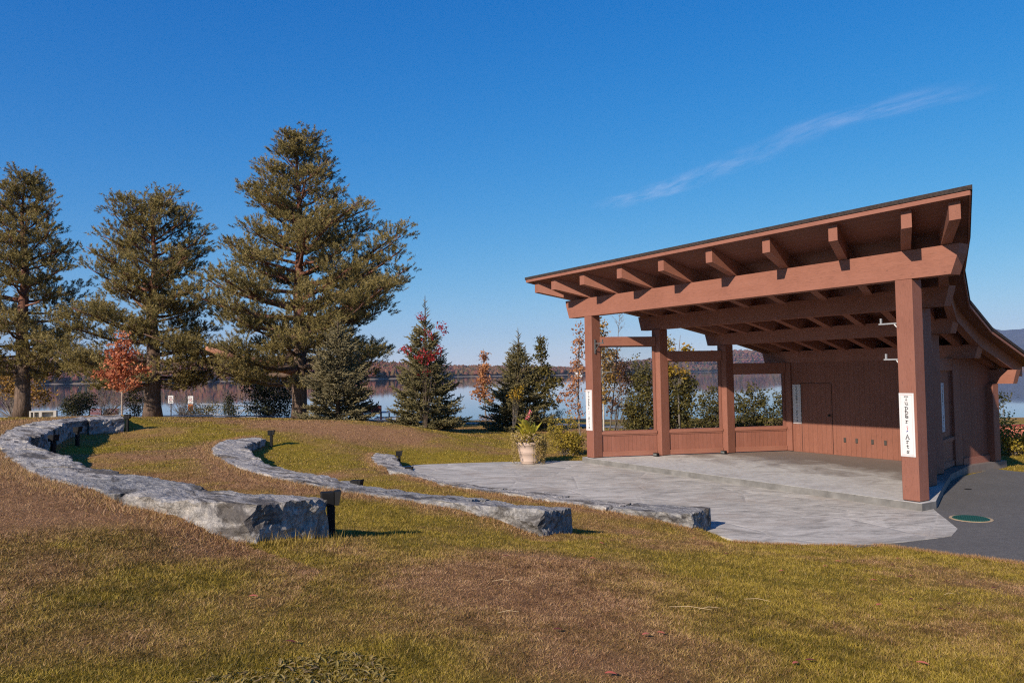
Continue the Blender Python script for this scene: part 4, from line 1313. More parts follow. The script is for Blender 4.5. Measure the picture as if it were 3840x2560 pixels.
p1 = [(0, 0, 0), (1.6, 1.5, 1.6), (2.6, 2.6, 2.4), (3.6, 3.2, 2.7), (5.0, 3.2, 2.9), (6.5, 3.0, 2.75), (7.6, 2.7, 2.6), (8.8, 2.4, 2.5), (9.8, 2.2, 2.1), (10.8, 1.8, 1.7), (11.8, 1.4, 1.6), (12.6, 1.1, 1.1), (13.4, .6, .6)]
pine(-26.2, 41.0, 13.3, .40, p1, "tall narrow dark pine at the picture's left edge", 72, 2.2, 37)

SPR = leaf_mat("spruce_needles", [(.046, .038, .018), (.115, .098, .050), (.19, .162, .086), (.27, .23, .125)], .14, .7, .2, .8)
SPR_D = leaf_mat("dark_spruce_needles", [(.034, .030, .013), (.086, .074, .032), (.155, .132, .058), (.23, .195, .09)], .14, .7, .2, .8)
SBARK = bark_mat("spruce_bark", (.05, .035, .028), (.13, .095, .075))
def spindles(P0, P1, r):
    """four-sided tapered twigs, closed at both ends: triangles (n*8,3,3)"""
    d = P1 - P0
    a = unit(np.cross(d, rand_dirs(len(d)))); b_ = unit(np.cross(d, a))
    mid = P0 + d * .42
    rr = (r[:, None] if np.ndim(r) else r)
    q = [mid + a * rr, mid + b_ * rr, mid - a * rr, mid - b_ * rr]
    tr_ = []
    for k in range(4):
        tr_.append(np.stack([P0, q[(k + 1) % 4], q[k]], 1)); tr_.append(np.stack([P1, q[k], q[(k + 1) % 4]], 1))
    return np.concatenate(tr_)
def spruce(x, y, H, R0, label, mat, seed, leader=.14, bottom=.05, dens=1.0, skirt=1.0, power=.85):
    global rng
    rng = np.random.default_rng(seed)
    t = empty("spruce_tree", (x, y, gz(x, y) - .05), 0, label, "spruce tree", "young spruces along the lawn")
    MB().tube([(0, 0, -.1), (0, 0, H * .4), (.02, 0, H * .8), (.02, .01, H)], [.12, .08, .035, .012], 8).build("trunk", SBARK, t, True)
    P0s, P1s, Rs, Ts = [], [], [], []
    nwh = int(H * (1 - leader) / .175)
    for wv in range(nwh):
        f_ = (wv + .3) / nwh
        h = bottom + (H * (1 - leader) - bottom) * f_
        nb = int(rng.integers(7, 10))
        for k in range(nb):
            az = rng.uniform(0, 2 * math.pi)
            L_ = R0 * ((1 - f_) ** power * .95 + .07) * rng.uniform(.70, 1.12) * (skirt if f_ < .12 else 1)
            dirv = np.array([math.cos(az), math.sin(az), 0]); perp = np.array([-dirv[1], dirv[0], 0])
            up0 = -.18 + .75 * f_ + rng.uniform(-.12, .12)
            hh = h + rng.uniform(-.10, .10)
            m_ = 5
            pts = [np.array([0, 0, hh]) + dirv * L_ * s_ + np.array([0, 0, L_ * (up0 * s_ + .26 * s_ * s_)]) for s_ in np.linspace(0, 1, m_ + 1)]
            for p in pts: p[2] = max(p[2], .03)
            for a_, b_ in zip(pts[:-1], pts[1:]):
                P0s.append(a_); P1s.append(b_ + (b_ - a_) * .25); Rs.append(.032); Ts.append(.35)
            ntw = max(3, int(L_ * 15 * dens))
            for q in range(ntw):
                s_ = .18 + .82 * (q + rng.random()) / ntw
                i = min(int(s_ * m_), m_ - 1); g = s_ * m_ - i
                c = pts[i] * (1 - g) + pts[i + 1] * g
                sd = 1 if q % 2 else -1
                tl = L_ * .42 * (1.12 - s_) * rng.uniform(.7, 1.25) + .09
                d = unit(dirv * rng.uniform(.55, .9) + perp * sd * rng.uniform(.45, .95) + np.array([0, 0, rng.uniform(-.12, .42)]))
                e = c + d * tl
                tn = rng.uniform(.3, .75)
                P0s.append(c); P1s.append(e); Rs.append(.026); Ts.append(tn)
                k2 = int(tl / .095)
                for z_ in range(k2):
                    s2 = .3 + .65 * (z_ + rng.random()) / k2
                    c2 = c + d * tl * s2
                    d2 = unit(d * .8 + unit(np.cross(d, rand_dirs(1)[0])) * .65 + np.array([0, 0, .28]))
                    P0s.append(c2); P1s.append(c2 + d2 * rng.uniform(.10, .19)); Rs.append(.021); Ts.append(tn + rng.uniform(-.1, .3))
    # leader and the upswept top shoots
    for wv in range(int(8 + leader * 40)):
        h = H * (1 - leader * (1.15 - wv / (8 + leader * 40)))
        L_ = .10 + .42 * (H - h) / (H * leader) * .8
        az = rng.uniform(0, 2 * math.pi)
        d = unit(np.array([math.cos(az), math.sin(az), .85]))
        P0s.append(np.array([0.02, 0, h])); P1s.append(np.array([0.02, 0, h]) + d * L_); Rs.append(.022); Ts.append(.5)
    P0s.append(np.array([.02, .01, H * (1 - leader)])); P1s.append(np.array([.02, .01, H + .12])); Rs.append(.026); Ts.append(.4)
    V = spindles(np.array(P0s), np.array(P1s), np.array(Rs))
    soup("crown", V, np.clip(np.tile(np.array(Ts), 8) + rng.normal(scale=.10, size=len(V)), 0, 1), mat, t)
    return t
sp1 = spruce(-7.75, 34.0, 4.75, 1.85, "pale grey-green spruce in front of the tallest pine's trunk", SPR, 5, .13, .05, 1.1, .95, .72)
sp2 = spruce(-3.75, 33.0, 5.85, 1.78, "dark slender-topped spruce with red creeper in it", SPR_D, 6, .20, .05, 1.0, 1.05, .80)
sp3 = spruce(.28, 37.5, 5.05, 1.95, "bushy spruce behind the flower pot with small maples growing through it", SPR_D, 8, .17, .05, 1.0, 1.0, .85)

# leafy growth
def kites(C, size, up=.4):
    n = len(C)
    nrm = unit(rng.normal(size=(n, 3)) + np.array([0, -.15, up])); t1 = unit(np.cross(nrm, rand_dirs(n))); t2 = np.cross(nrm, t1)
    s = size * rng.uniform(.6, 1.35, (n, 1))
    return np.stack([C - t1 * s * .9, C + t2 * s * .55 - t1 * s * .05 + nrm * s * .12, C + t1 * s, C - t2 * s * .55 - t1 * s * .05 + nrm * s * .12], 1)
def leafy(name, x, y, label, cat, blobs, leaf, mat, stems=6, stem_r=.02, bark=None, group=None, seed=1, per=11, trunk=None, spread=.13, tone=(0, 1), z=None, stem_from=.0):
    """blobs: (cx, cy, cz, rx, ry, rz, twigs) relative to the base; each twig tip carries a spray of leaves"""
    global rng
    rng = np.random.default_rng(seed)
    t = empty(name, (x, y, (gz(x, y) if z is None else z) - .03), 0, label, cat, group)
    tips, tn = [], []
    for cx, cy, cz, rx, ry, rz, n in blobs:
        q = rand_dirs(n) * (rng.random((n, 1)) ** .42)
        tips.append(q * np.array([rx, ry, rz]) + np.array([cx, cy, cz])); tn.append(np.clip(rng.uniform(tone[0], tone[1], n) + .12 * q[:, 2], 0, 1))
    tips = np.concatenate(tips); tn = np.concatenate(tn)
    tips[:, 2] = np.maximum(tips[:, 2], .06)
    C = np.repeat(tips, per, 0) + rng.normal(scale=spread, size=(len(tips) * per, 3)) * np.array([1, 1, .8])
    C[:, 2] = np.maximum(C[:, 2], .03)
    V = kites(C, leaf)
    mb = MB()
    if trunk:
        for pts, rr in trunk: mb.tube(pts, rr, 8)
    pick = rng.choice(len(tips), min(len(tips), stems * 8), replace=False)
    roots = [(rng.uniform(-.25, .25), rng.uniform(-.2, .2), stem_from) for _ in range(max(1, stems))]
    for j, k in enumerate(pick):
        r_ = roots[j % len(roots)]
        if trunk:
            tpts = trunk[j % len(trunk)][0]
            hz_ = tips[k][2] * rng.uniform(.55, .85)
            best = min(tpts, key=lambda q: abs(q[2] - hz_)); r_ = best
        m_ = (np.array(r_) + tips[k]) / 2 + rng.normal(scale=.05, size=3) + np.array([0, 0, .06])
        mb.tube([r_, tuple(m_), tuple(tips[k])], [stem_r, stem_r * .7, stem_r * .3], 4)
    if mb.v: mb.build("trunk" if trunk else "stems", bark or SBARK, t)
    soup("crown" if trunk else "leaves", V, np.clip(np.repeat(tn, per) + rng.normal(scale=.14, size=len(V)), 0, 1), mat, t)
    return t
M_OR = leaf_mat("orange_maple_leaf", [(.24, .060, .030), (.42, .125, .060), (.52, .19, .095), (.46, .24, .12)], .4)
M_RED = leaf_mat("red_creeper_leaf", [(.16, .012, .018), (.34, .022, .030), (.46, .05, .05)], .35)
M_GRN = leaf_mat("dark_green_leaf", [(.014, .020, .010), (.030, .038, .016), (.055, .058, .024), (.09, .08, .03)], .3)
M_OLV = leaf_mat("olive_leaf", [(.035, .036, .012), (.075, .068, .020), (.13, .105, .028), (.20, .15, .04)], .35)
M_YEL = leaf_mat("yellow_leaf", [(.16, .10, .012), (.30, .20, .018), (.42, .28, .03), (.34, .17, .02)], .4)
M_GLD = leaf_mat("golden_brown_leaf", [(.09, .055, .016), (.20, .115, .025), (.34, .20, .04), (.42, .24, .09)], .4)
M_PCH = leaf_mat("peach_leaf", [(.22, .085, .035), (.42, .19, .08), (.52, .27, .14)], .4)
M_RST = leaf_mat("rusty_leaf", [(.085, .035, .016), (.17, .070, .028), (.26, .12, .05), (.12, .075, .03)], .35)
M_GOLDROD = leaf_mat("goldenrod_leaf", [(.09, .08, .018), (.20, .16, .03), (.34, .25, .03), (.44, .32, .05)], .35)
M_TWIG = leaf_mat("dry_twig_leaf", [(.09, .062, .04), (.16, .11, .07), (.10, .085, .04)], .3)
PALEB = bark_mat("pale_bark", (.36, .31, .27), (.62, .57, .52), (10, 10, 8))
MIDB = bark_mat("light_bark", (.22, .17, .14), (.38, .31, .26), (10, 10, 8))
GREYB = bark_mat("grey_bark", (.10, .085, .075), (.21, .18, .16))

leafy("maple_tree", -17.0, 33.4, "small orange maple on a thin straight trunk", "maple tree",
      [(.1, 0, 1.5, .85, .6, .24, 40), (-.35, 0, 1.95, .82, .6, .20, 46), (.45, 0, 2.15, .66, .5, .18, 34), (-.1, 0, 2.45, .66, .5, .2, 40), (.25, 0, 2.8, .52, .4, .2, 28), (-.3, 0, 2.9, .46, .35, .18, 22), (.0, 0, 3.25, .34, .3, .2, 18), (.05, 0, 3.65, .12, .12, .2, 4)],
      .080, M_OR, 4, .008, MIDB, None, 3, 9, [([(0, 0, 0), (0, 0, 1.1), (.02, 0, 2.2), (0, 0, 3.5)], [.042, .038, .028, .010])], .12)
# red creeper hanging in the dark spruce: a plant of its own
leafy("red_creeper", -3.75, 31.6, "red creeper climbing through the dark slender spruce", "creeper",
      [(.1, .5, 3.0, .55, .3, .26, 30), (-.75, .6, 3.35, .2, .2, .22, 8), (.75, .6, 3.35, .18, .2, .3, 8), (-.1, .9, 4.75, .22, .2, .16, 8), (.75, 1.1, 4.35, .28, .2, .18, 10), (.85, 1.1, 4.1, .05, .05, .3, 5), (.2, .9, 3.9, .35, .2, .3, 9), (.1, .5, 2.4, .3, .2, .2, 5)], .050, M_RED, 2, .006, SBARK, None, 17, 8, None, .07)
leafy("maple_sapling", -1.55, 38.2, "rusty orange sapling left of the bushy spruce", "maple tree",
      [(0, 0, 1.85, .52, .4, .40, 40), (.1, 0, 2.4, .40, .3, .3, 30), (.08, 0, 2.95, .30, .2, .35, 28), (.12, 0, 3.6, .2, .18, .35, 16), (.3, 0, 1.5, .4, .3, .3, 20)], .075, M_PCH, 3, .008, GREYB, None, 21, 8, [([(.2, 0, 0), (.15, 0, 1.5), (.1, 0, 3.0), (.12, 0, 4.0)], [.035, .03, .018, .008])], .10)
leafy("maple_sapling", 1.5, 37.2, "tall green and brown sapling right of the bushy spruce", "maple tree",
      [(.1, 0, 2.3, .72, .45, .5, 70), (.75, 0, 2.35, .40, .3, .24, 22), (.0, 0, 3.0, .48, .35, .4, 54), (-.1, 0, 3.7, .30, .25, .4, 34), (-.12, 0, 4.3, .24, .2, .35, 24), (.1, 0, 1.5, .65, .4, .5, 55)], .075, M_OLV, 3, .010, GREYB, None, 22, 9, [([(0, 0, 0), (0, 0, 1.6), (-.08, 0, 3.2), (-.1, 0, 4.75)], [.04, .032, .02, .008])], .10)
leafy("yellow_bush", .15, 35.5, "small yellow-leaved branch bush at the front of the bushy spruce", "bush",
      [(0, .4, 1.75, .28, .2, .3, 15), (.12, .5, 2.1, .3, .2, .2, 8)], .060, M_YEL, 2, .005, GREYB, None, 24, 8)
leafy("goldenrod_clump", 1.72, 25.0, "yellow goldenrod clump at the foot of the shelter's left post", "shrub",
      [(.05, 0, .35, .58, .45, .36, 170), (-.25, .1, .62, .38, .35, .42, 90), (.2, 0, .45, .38, .35, .35, 110), (-.5, .1, .95, .10, .1, .30, 14), (-.2, .1, 1.05, .08, .1, .32, 14), (.1, .1, 1.1, .1, .1, .30, 14), (.3, .1, .95, .1, .1, .3, 14)], .030, M_GOLDROD, 12, .006, GREYB, None, 25, 12, None, .06)

# growth beyond the windows
leafy("birch_tree", 3.75, 32.0, "thin white-stemmed birch with gold leaves seen through the first window", "birch tree",
      [(.0, 0, 1.9, .42, .35, .5, 44), (.1, 0, 2.6, .48, .35, .5, 64), (.15, 0, 3.3, .44, .35, .5, 60), (.0, 0, 4.0, .36, .3, .5, 46), (-.1, 0, 4.6, .30, .25, .4, 28)], .066, M_GLD, 3, .008, PALEB, None, 31, 8, [([(0, 0, 0), (.02, 0, 1.5), (.0, 0, 3.2), (-.05, 0, 5.0)], [.04, .035, .024, .008]), ([(-.35, 0, 0), (-.42, 0, 1.4), (-.35, 0, 2.8), (-.2, 0, 4.2)], [.035, .032, .022, .008])], .11)
leafy("birch_tree", 2.75, 33.0, "peach-leaved birch showing left of the shelter's post", "birch tree",
      [(-.1, 0, 1.3, .32, .3, .5, 18), (-.2, 0, 2.1, .46, .35, .5, 34), (.05, 0, 2.9, .34, .3, .45, 26), (.12, 0, 3.8, .3, .28, .6, 26), (.15, 0, 4.5, .25, .22, .35, 10), (-.75, 0, 1.65, .25, .2, .12, 5)], .064, M_PCH, 3, .008, GREYB, None, 32, 8, [([(.1, 0, 0), (.05, 0, 1.5), (.1, 0, 3.0), (.2, 0, 4.8)], [.04, .032, .022, .008])], .11)
# leafless thin tree
bt = empty("bare_tree", (4.05, 33.0, gz(4.05, 33) - .03), 0, "bare dark-stemmed young tree seen through the first window", "tree")
mb = MB(); rng = np.random.default_rng(40)
def bt_ax(h): return np.array([.03 + .62 * (h / 5.7) ** .8, 0, h])
mb.tube([tuple(bt_ax(h)) for h in np.linspace(0, 5.7, 12)], [.035 * (1 - .85 * i / 11) for i in range(12)], 7)
mb.build("trunk", GREYB, bt, True)
mb = MB()
for i in range(44):
    h = rng.uniform(2.0, 5.5); az = rng.choice([0, math.pi]) + rng.normal(scale=.5); l = rng.uniform(.4, 1.0) * (1.2 - h / 7)
    p = bt_ax(h); d = np.array([math.cos(az), math.sin(az) * .6, 1.25]); d = d / np.linalg.norm(d)
    e = p + d * l
    mb.tube([tuple(p), tuple((p + e) / 2 + rng.normal(scale=.02, size=3)), tuple(e)], [.010, .007, .003], 4)
    for j in range(3):
        p2 = p + d * l * rng.uniform(.4, .95); e2 = p2 + unit(d + rng.normal(scale=.4, size=3)) * l * .4
        mb.tube([tuple(p2), tuple(e2)], [.005, .002], 4)
mb.build("twigs", GREYB, bt)
leafy("tall_shrub", 5.25, 31.5, "brown-green bushy shrub filling the first window", "shrub",
      [(0, 0, .7, .85, .6, .65, 230), (.15, 0, 1.6, .72, .55, .65, 210), (.1, 0, 2.5, .5, .4, .55, 110), (-.35, 0, 1.2, .4, .4, .5, 70), (-.15, 0, 3.1, .22, .2, .35, 14), (.3, 0, 2.9, .25, .22, .3, 14)], .058, M_OLV, 6, .012, GREYB, None, 33, 9, None, .10)
leafy("russet_shrub", 4.75, 34.5, "russet-topped shrub behind the bushy one in the first window", "shrub",
      [(0, 0, 2.9, .6, .4, .5, 60), (.5, 0, 2.4, .6, .4, .6, 60), (-.1, 0, 3.5, .2, .2, .3, 12), (0, 0, 1.5, .7, .5, .8, 60)], .06, M_RST, 4, .012, GREYB, None, 34, 9, None, .11)
leafy("poplar_tree", 7.0, 32.5, "golden-topped young poplar behind the second post", "poplar tree",
      [(.0, 0, .6, .7, .5, .6, 120), (.0, 0, 1.4, .72, .5, .7, 150), (.1, 0, 2.2, .75, .5, .5, 150)], .072, M_OLV, 4, .012, GREYB, None, 35, 9, [([(-.1, 0, 0), (-.05, 0, 1.5), (.0, 0, 3.0), (.15, 0, 4.3)], [.05, .04, .025, .008]), ([(.1, 0, 0), (.25, 0, 1.5), (.3, 0, 2.6)], [.04, .03, .012])], .10)
leafy("poplar_tree", 6.9, 32.2, "golden young poplar rising above the second header", "poplar tree",
      [(.0, 0, 2.75, .62, .4, .25, 60), (-.3, 0, 3.4, .32, .3, .35, 34), (.45, 0, 3.5, .28, .25, .4, 26), (-.38, 0, 3.95, .25, .22, .3, 18)], .070, M_YEL, 4, .010, GREYB, None, 36, 8, [([(.05, 0, 0), (.05, 0, 1.8), (.1, 0, 3.0), (-.1, 0, 4.1)], [.045, .035, .022, .008])], .10)
for i, (x, y, s_, lab, mt_) in enumerate([(8.1, 31.0, 1.0, "leafy green willow bush low in the second window", M_OLV), (9.3, 30.0, .95, "willow bush at the right side of the second window", M_OLV), (10.6, 29.2, 1.05, "dark willow bush low in the third window", M_OLV), (11.9, 28.6, 1.0, "willow bush at the right side of the third window", M_OLV)]):
    leafy("willow_bush", x, y, lab, "bush", [(0, 0, .5, .95, .6, .55, 240), (.1, 0, 1.15, .85, .5, .5, 150), (-.4, 0, 1.6, .3, .2, .4, 26), (.4, 0, 1.7, .25, .2, .45, 26), (0, 0, 1.85, .3, .2, .4, 22)], .052, mt_, 9, .008, GREYB, "willow bushes behind the windows", 50 + i, 10, None, .08, (0, .75))
leafy("low_bush", 5.9, 36.0, "low round green bush on the grass beyond the first window", "bush", [(0, 0, .4, .8, .5, .42, 80)], .05, M_GRN, 4, .008, GREYB, None, 58, 10)

# lakeside growth on the left
leafy("dark_shrub", -26.0, 46.0, "round dark shrub left of the two red benches", "shrub", [(0, 0, .7, 1.0, .8, .75, 170), (-.5, 0, .5, .7, .6, .5, 70), (.5, 0, 1.1, .5, .4, .5, 40)], .06, M_GRN, 5, .012, GREYB, None, 61, 10)
leafy("yellow_shrub", -30.0, 46.0, "yellow leaved tree behind the dark pine's trunk", "tree", [(.5, 0, 1.9, 1.4, .9, .9, 110), (-1.2, 0, 2.8, 1.5, .9, 1.0, 110), (1.6, 0, 1.3, .8, .6, .5, 36), (-2.2, 0, 1.2, 1.3, .8, 1.0, 70)], .10, M_GLD, 6, .02, GREYB, None, 62, 8, None, .2)
leafy("bush", -22.4, 45.5, "yellow-green bush between the maple's trunk and the broad pine", "bush", [(0, 0, .8, .62, .5, .8, 110), (.1, 0, 1.7, .4, .3, .4, 40)], .055, M_OLV, 4, .010, GREYB, None, 63, 10)
leafy("twiggy_bush", -26.5, 50.0, "thin grey twiggy bush between the two left pines", "bush", [(0, 0, 1.6, 2.0, 1.0, 1.2, 120), (2.6, 0, 1.5, 1.6, .9, 1.1, 90)], .05, M_TWIG, 14, .010, GREYB, None, 64, 4, None, .2)
leafy("twiggy_bush", -22.4, 52.0, "sparse leafless bush right of the broad pine's trunk", "bush", [(0, 0, 1.2, 1.4, .8, 1.1, 60), (.9, 0, .5, .7, .5, .4, 36)], .05, M_TWIG, 16, .012, GREYB, None, 65, 3, None, .2)
leafy("lakeside_bush", -22.9, 55.0, "low yellowish bush beside the gangway", "bush", [(0, 0, .5, 1.1, .6, .5, 80), (1.2, 0, .7, .7, .5, .7, 60)], .06, M_OLV, 4, .01, GREYB, None, 66, 9)
leafy("gangway_bush", -17.5, 47.5, "small dark green bush standing before the gangway railing", "bush", [(0, 0, .5, .45, .4, .55, 80), (.0, 0, 1.1, .35, .3, .4, 36)], .055, M_GRN, 4, .010, GREYB, None, 67, 10)
leafy("dark_thicket", -14.7, 46.0, "large dark leafy thicket left of the tallest pine's trunk", "thicket", [(0, 0, 1.0, 1.5, .9, 1.0, 220), (-.5, 0, 1.9, 1.1, .8, .7, 150), (1.0, 0, 1.5, .8, .7, .9, 110), (.2, 0, .4, 1.8, .9, .4, 110)], .07, M_GRN, 8, .016, GREYB, None, 68, 9, None, .14)
leafy("shore_weeds", -.9, 56.0, "low brown weeds on the shore right of the dark spruce", "weeds", [(0, 0, .35, 1.0, .5, .35, 60), (1.4, 0, .2, .9, .5, .22, 40), (-1.2, 0, .25, .6, .4, .25, 24)], .05, M_RST, 5, .008, GREYB, None, 69, 9)
leafy("shore_weeds", 2.3, 53.0, "pale green weeds on the shore beside the shelter's left post", "weeds", [(0, 0, .35, .8, .5, .4, 50), (.9, 0, .5, .5, .4, .5, 40)], .05, M_OLV, 5, .008, GREYB, None, 70, 9)
# right of the shelter
leafy("yellow_bush", 15.1, 23.2, "yellow-brown bush at the shelter's right rear corner", "bush", [(0, 0, .4, .7, .6, .45, 150), (.7, 0, .35, .8, .6, .4, 150), (-.3, 0, .85, .35, .3, .4, 40)], .045, M_GOLDROD, 8, .008, GREYB, None, 71, 10)
leafy("arching_bush", 15.3, 24.6, "dark arching branches above the yellow bush by the shelter's right rear corner", "bush", [(-.1, 0, 1.1, .35, .3, .35, 34), (.1, 0, 1.5, .3, .25, .25, 14), (.45, 0, 1.75, .35, .2, .08, 9), (0, 0, .6, .4, .3, .4, 40)], .05, M_GRN, 6, .008, GREYB, None, 72, 8)

# ------------------------------------------------------------------ lakeside things
RWOOD = simple("red_brown_wood", (.16, .045, .035), .7, .2, 6)
for x, lab in ((-32.6, "left of two red slatted benches facing the lake"), (-31.3, "right of two red slatted benches facing the lake")):
    z_ = gz(x, 60)
    t = empty("lakeside_bench", (x, 60, z_), .15, lab, "bench", "red benches facing the lake")
    m_ = MB()
    for k in range(5): m_.box(-.46, .46, -.02, .02, .50 + k * .095, .575 + k * .095)
    m_.build("backrest", RWOOD, t)
    m_ = MB()
    for k in range(4): m_.box(-.46, .46, .03 + k * .11, .12 + k * .11, .42, .45)
    m_.build("seat", RWOOD, t)
    for sx_ in (-.44, .44): MB().box(sx_ - .03, sx_ + .03, -.03, .45, -.05, .42).box(sx_ - .03, sx_ + .03, -.045, -.0205, .42, .95).build("leg", BLACK, t)

def notice(x, y, label, second):
    z_ = gz(x, y)
    t = empty("notice_post", (x, y, z_), 0, label, "sign", "small signs by the gangway")
    MB().tube([(0, 0, -.1), (0, 0, 2.1)], .045, 8).build("post", simple("weathered_post", (.07, .055, .045), .9), t)
    p = MB().box(-.21, .21, -.075, -.05, 1.57, 2.20).build("notice_panel", whitem, t)
    mb = MB()
    ring = [(.12 * math.cos(a), 1.88 + .12 * math.sin(a)) for a in np.linspace(0, 2 * math.pi, 20)]
    stroke(mb, ring, .03, -.079); stroke(mb, [(-.085, 1.965), (.085, 1.795)], .03, -.079)
    mb.build("prohibition_symbol", redm, p)
    mb = MB(); stroke(mb, [(-.04, 1.82), (-.03, 1.88), (.03, 1.92)], .03, -.0775); stroke(mb, [(-.13, 1.66), (.13, 1.66)], .045, -.079); stroke(mb, [(-.1, 2.08), (.1, 2.08)], .03, -.079)
    mb.build("lettering", inkm, p)
    if second:
        MB().box(-.21, .21, -.075, -.05, .98, 1.55).build("lower_panel", simple("rust_panel", (.32, .10, .035), .8), t)
notice(-27.6, 62.0, "white prohibition sign alone on its post by the gangway", False)
notice(-26.0, 62.0, "white prohibition sign with a rust panel under it by the gangway", True)

ALU = simple("aluminium", (.27, .29, .32), .45, .08, 4, .15)
g = empty("gangway", (-28.8, 71.5, -.92), 0, "aluminium gangway with truss railings leading to the dock", "gangway")
def rail(y0, x0, x1, dz):
    m_ = MB()
    T = lambda x: dz * (x - x0) / (x1 - x0)
    m_.tube([(x0 - .15, y0, .05), (x0 - .2, y0, .7), (x0, y0, 1.05), (x1, y0, 1.05 + dz)], .075, 6)
    m_.tube([(x0, y0, .6), (x1, y0, .6 + dz)], .05, 6); m_.tube([(x0, y0, .08), (x1, y0, .08 + dz)], .06, 6)
    n = 5
    for k in range(n + 1):
        x = x0 + (x1 - x0) * k / n; m_.tube([(x, y0, .05 + T(x)), (x, y0, 1.05 + T(x))], .055, 6)
        if k < n:
            x2 = x0 + (x1 - x0) * (k + 1) / n
            a_, b_ = ((x, .08), (x2, 1.03)) if k % 2 else ((x2, .08), (x, 1.03))
            m_.tube([(a_[0], y0, a_[1] + T(a_[0])), (b_[0], y0, b_[1] + T(b_[0]))], .045, 6)
    return m_
rail(-.5, .6, 5.2, -.3).build("railing", ALU, g)
rail(.7, -.6, 5.0, -.3).build("railing", ALU, g)
MB().prism([(0, 0), (5.2, -.3), (5.2, -.22), (0, .08)], -.45, .65, 'y').build("deck", ALU, g)
dk = empty("dock_ramp", (-31.0, 70.0, -1.25), 0, "dark flat landing where the gangway meets the shore", "dock")
MB().box(-.3, 3.2, -1.2, 1.2, .0, .45).build("deck", simple("dark_deck", (.09, .10, .12), .7), dk)
MB().box(.0, .3, -1.0, 1.0, -.8, .0).box(2.6, 2.9, -1.0, 1.0, -.8, .0).build("support", BLACK, dk)

dd_ = empty("stored_dock", (-10.4, 62.0, gz(-10.4, 62)), .05, "stacked grey dock sections between the pale spruce and the dark spruce", "dock")
decm = simple("grey_deck_boards", (.30, .31, .33), .6, .1, 3)
zb_ = -gz(-10.4, 62)
MB().box(-1.0, 2.0, -.8, .8, .62, .70).build("deck", decm, dd_); MB().box(-.6, 2.4, -1.6, .2, .20, .28).build("deck", decm, dd_)
m_ = MB()
for x in (-.9, .4, 1.8): m_.box(x - .05, x + .05, -.1, .0, .28, .62)
m_.build("frame", BLACK, dd_)
m_ = MB()
for x in (-.3, .3, 1.0, 1.6, 2.2): m_.tube([(x, -1.5, .20), (x + .15, -1.6, .0)], .03, 5)
m_.build("support", whitem, dd_)
t = empty("park_bench", (-8.6, 47.0, gz(-8.6, 47)), .1, "dark red bench half hidden behind the pale spruce's right side", "bench")
MB().box(-.75, .55, -.03, .03, .48, .90).build("backrest", RWOOD, t); MB().box(-.75, .55, .03, .45, .40, .44).build("seat", RWOOD, t)
for sx_ in (-.6, .5): MB().box(sx_ - .04, sx_ + .04, -.05, .40, -.05, .40).build("leg", RWOOD, t)

rl = empty("red_railing", (20.3, 30.0, gz(20.3, 30)), .05, "salmon red plank railing beyond the shelter's right rear corner", "railing")
salm = simple("salmon_paint", (.50, .17, .12), .6, .12, 3)
g0 = gz(20.3, 30)
for k, z0 in enumerate((-.27, -.125, .02)): MB().box(-1.8, 2.2, -.03, .03, z0 - g0, z0 + .137 - g0).build("plank", salm, rl)
MB().box(-1.85, 2.25, -.06, .06, .16 - g0, .20 - g0).build("cap_rail", simple("dark_red_paint", (.22, .035, .03), .5), rl)
for x in (-1.0, 1.9): MB().box(x - .05, x + .05, .035, .12, -.1, .155 - g0).build("post", salm, rl)

# ------------------------------------------------------------------ grass blades and litter
rng = np.random.default_rng(99)
def bench_poly(o, i): return list(o) + list(i)[::-1]
BP = [bench_poly(C_OUT, C_IN), bench_poly(B_OUT, B_IN), bench_poly(A_OUT, A_IN)]
def lawn_ok(x, y, m_=0.0):
    ok = ~inpoly(x, y, slabpoly) & ~inpoly(x, y, shrink(PATIO, .05)) & ~inpoly(x, y, shrink(ASPH, .03))
    for bpz in BP: ok &= ~inpoly(x, y, bpz)
    return ok
def blades(n, d0, d1, pw, L_, wd, lean, fan=.68):
    u = rng.random(n)
    d = (d0 ** (2 - pw) + u * (d1 ** (2 - pw) - d0 ** (2 - pw))) ** (1 / (2 - pw))
    a = rng.uniform(-fan, fan, n)
    x = d * np.sin(a); y = d * np.cos(a)
    ok = lawn_ok(x, y)
    x, y, d = x[ok], y[ok], d[ok]
    n = len(x)
    z = sheet_z(x, y)
    dr = dryness(x, y)
    tuft = fbm(x, y, .22, 2)
    dirv = unit(np.stack([rng.normal(scale=lean, size=n), rng.normal(scale=lean, size=n), np.ones(n) * (1.0 - .45 * dr)], -1))
    h = L_ * (1 + .35 * (d - d0) / max(d1 - d0, 1)) * rng.uniform(.5, 1.35, n) * (.78 + .44 * tuft) * (1 - .15 * dr)
    base = np.stack([x, y, z - .006], -1)
    side = unit(np.cross(dirv, rand_dirs(n)))
    w_ = (wd * (d / d0) ** .75 * rng.uniform(.7, 1.3, n))[:, None]
    return np.stack([base - side * w_, base + side * w_, base + dirv * h[:, None]], 1), np.clip(dr + rng.normal(scale=.26, size=n), 0, 1), np.clip(.62 * rng.random(n) + .19 + .65 * (fbm(x + 9, y - 4, .30, 3) - .5) + .6 * (vnoise(x, y, .06) - .5), 0, 1)
parts = [blades(900000, 2.3, 7.5, .9, .027, .0015, .8, .98), blades(470000, 7.5, 16, 1.0, .034, .0029, .68, .74), blades(230000, 16, 42, 1.1, .042, .0085, .6)]
V = np.concatenate([p[0] for p in parts]); DR = np.concatenate([p[1] for p in parts]); RN = np.concatenate([p[2] for p in parts])
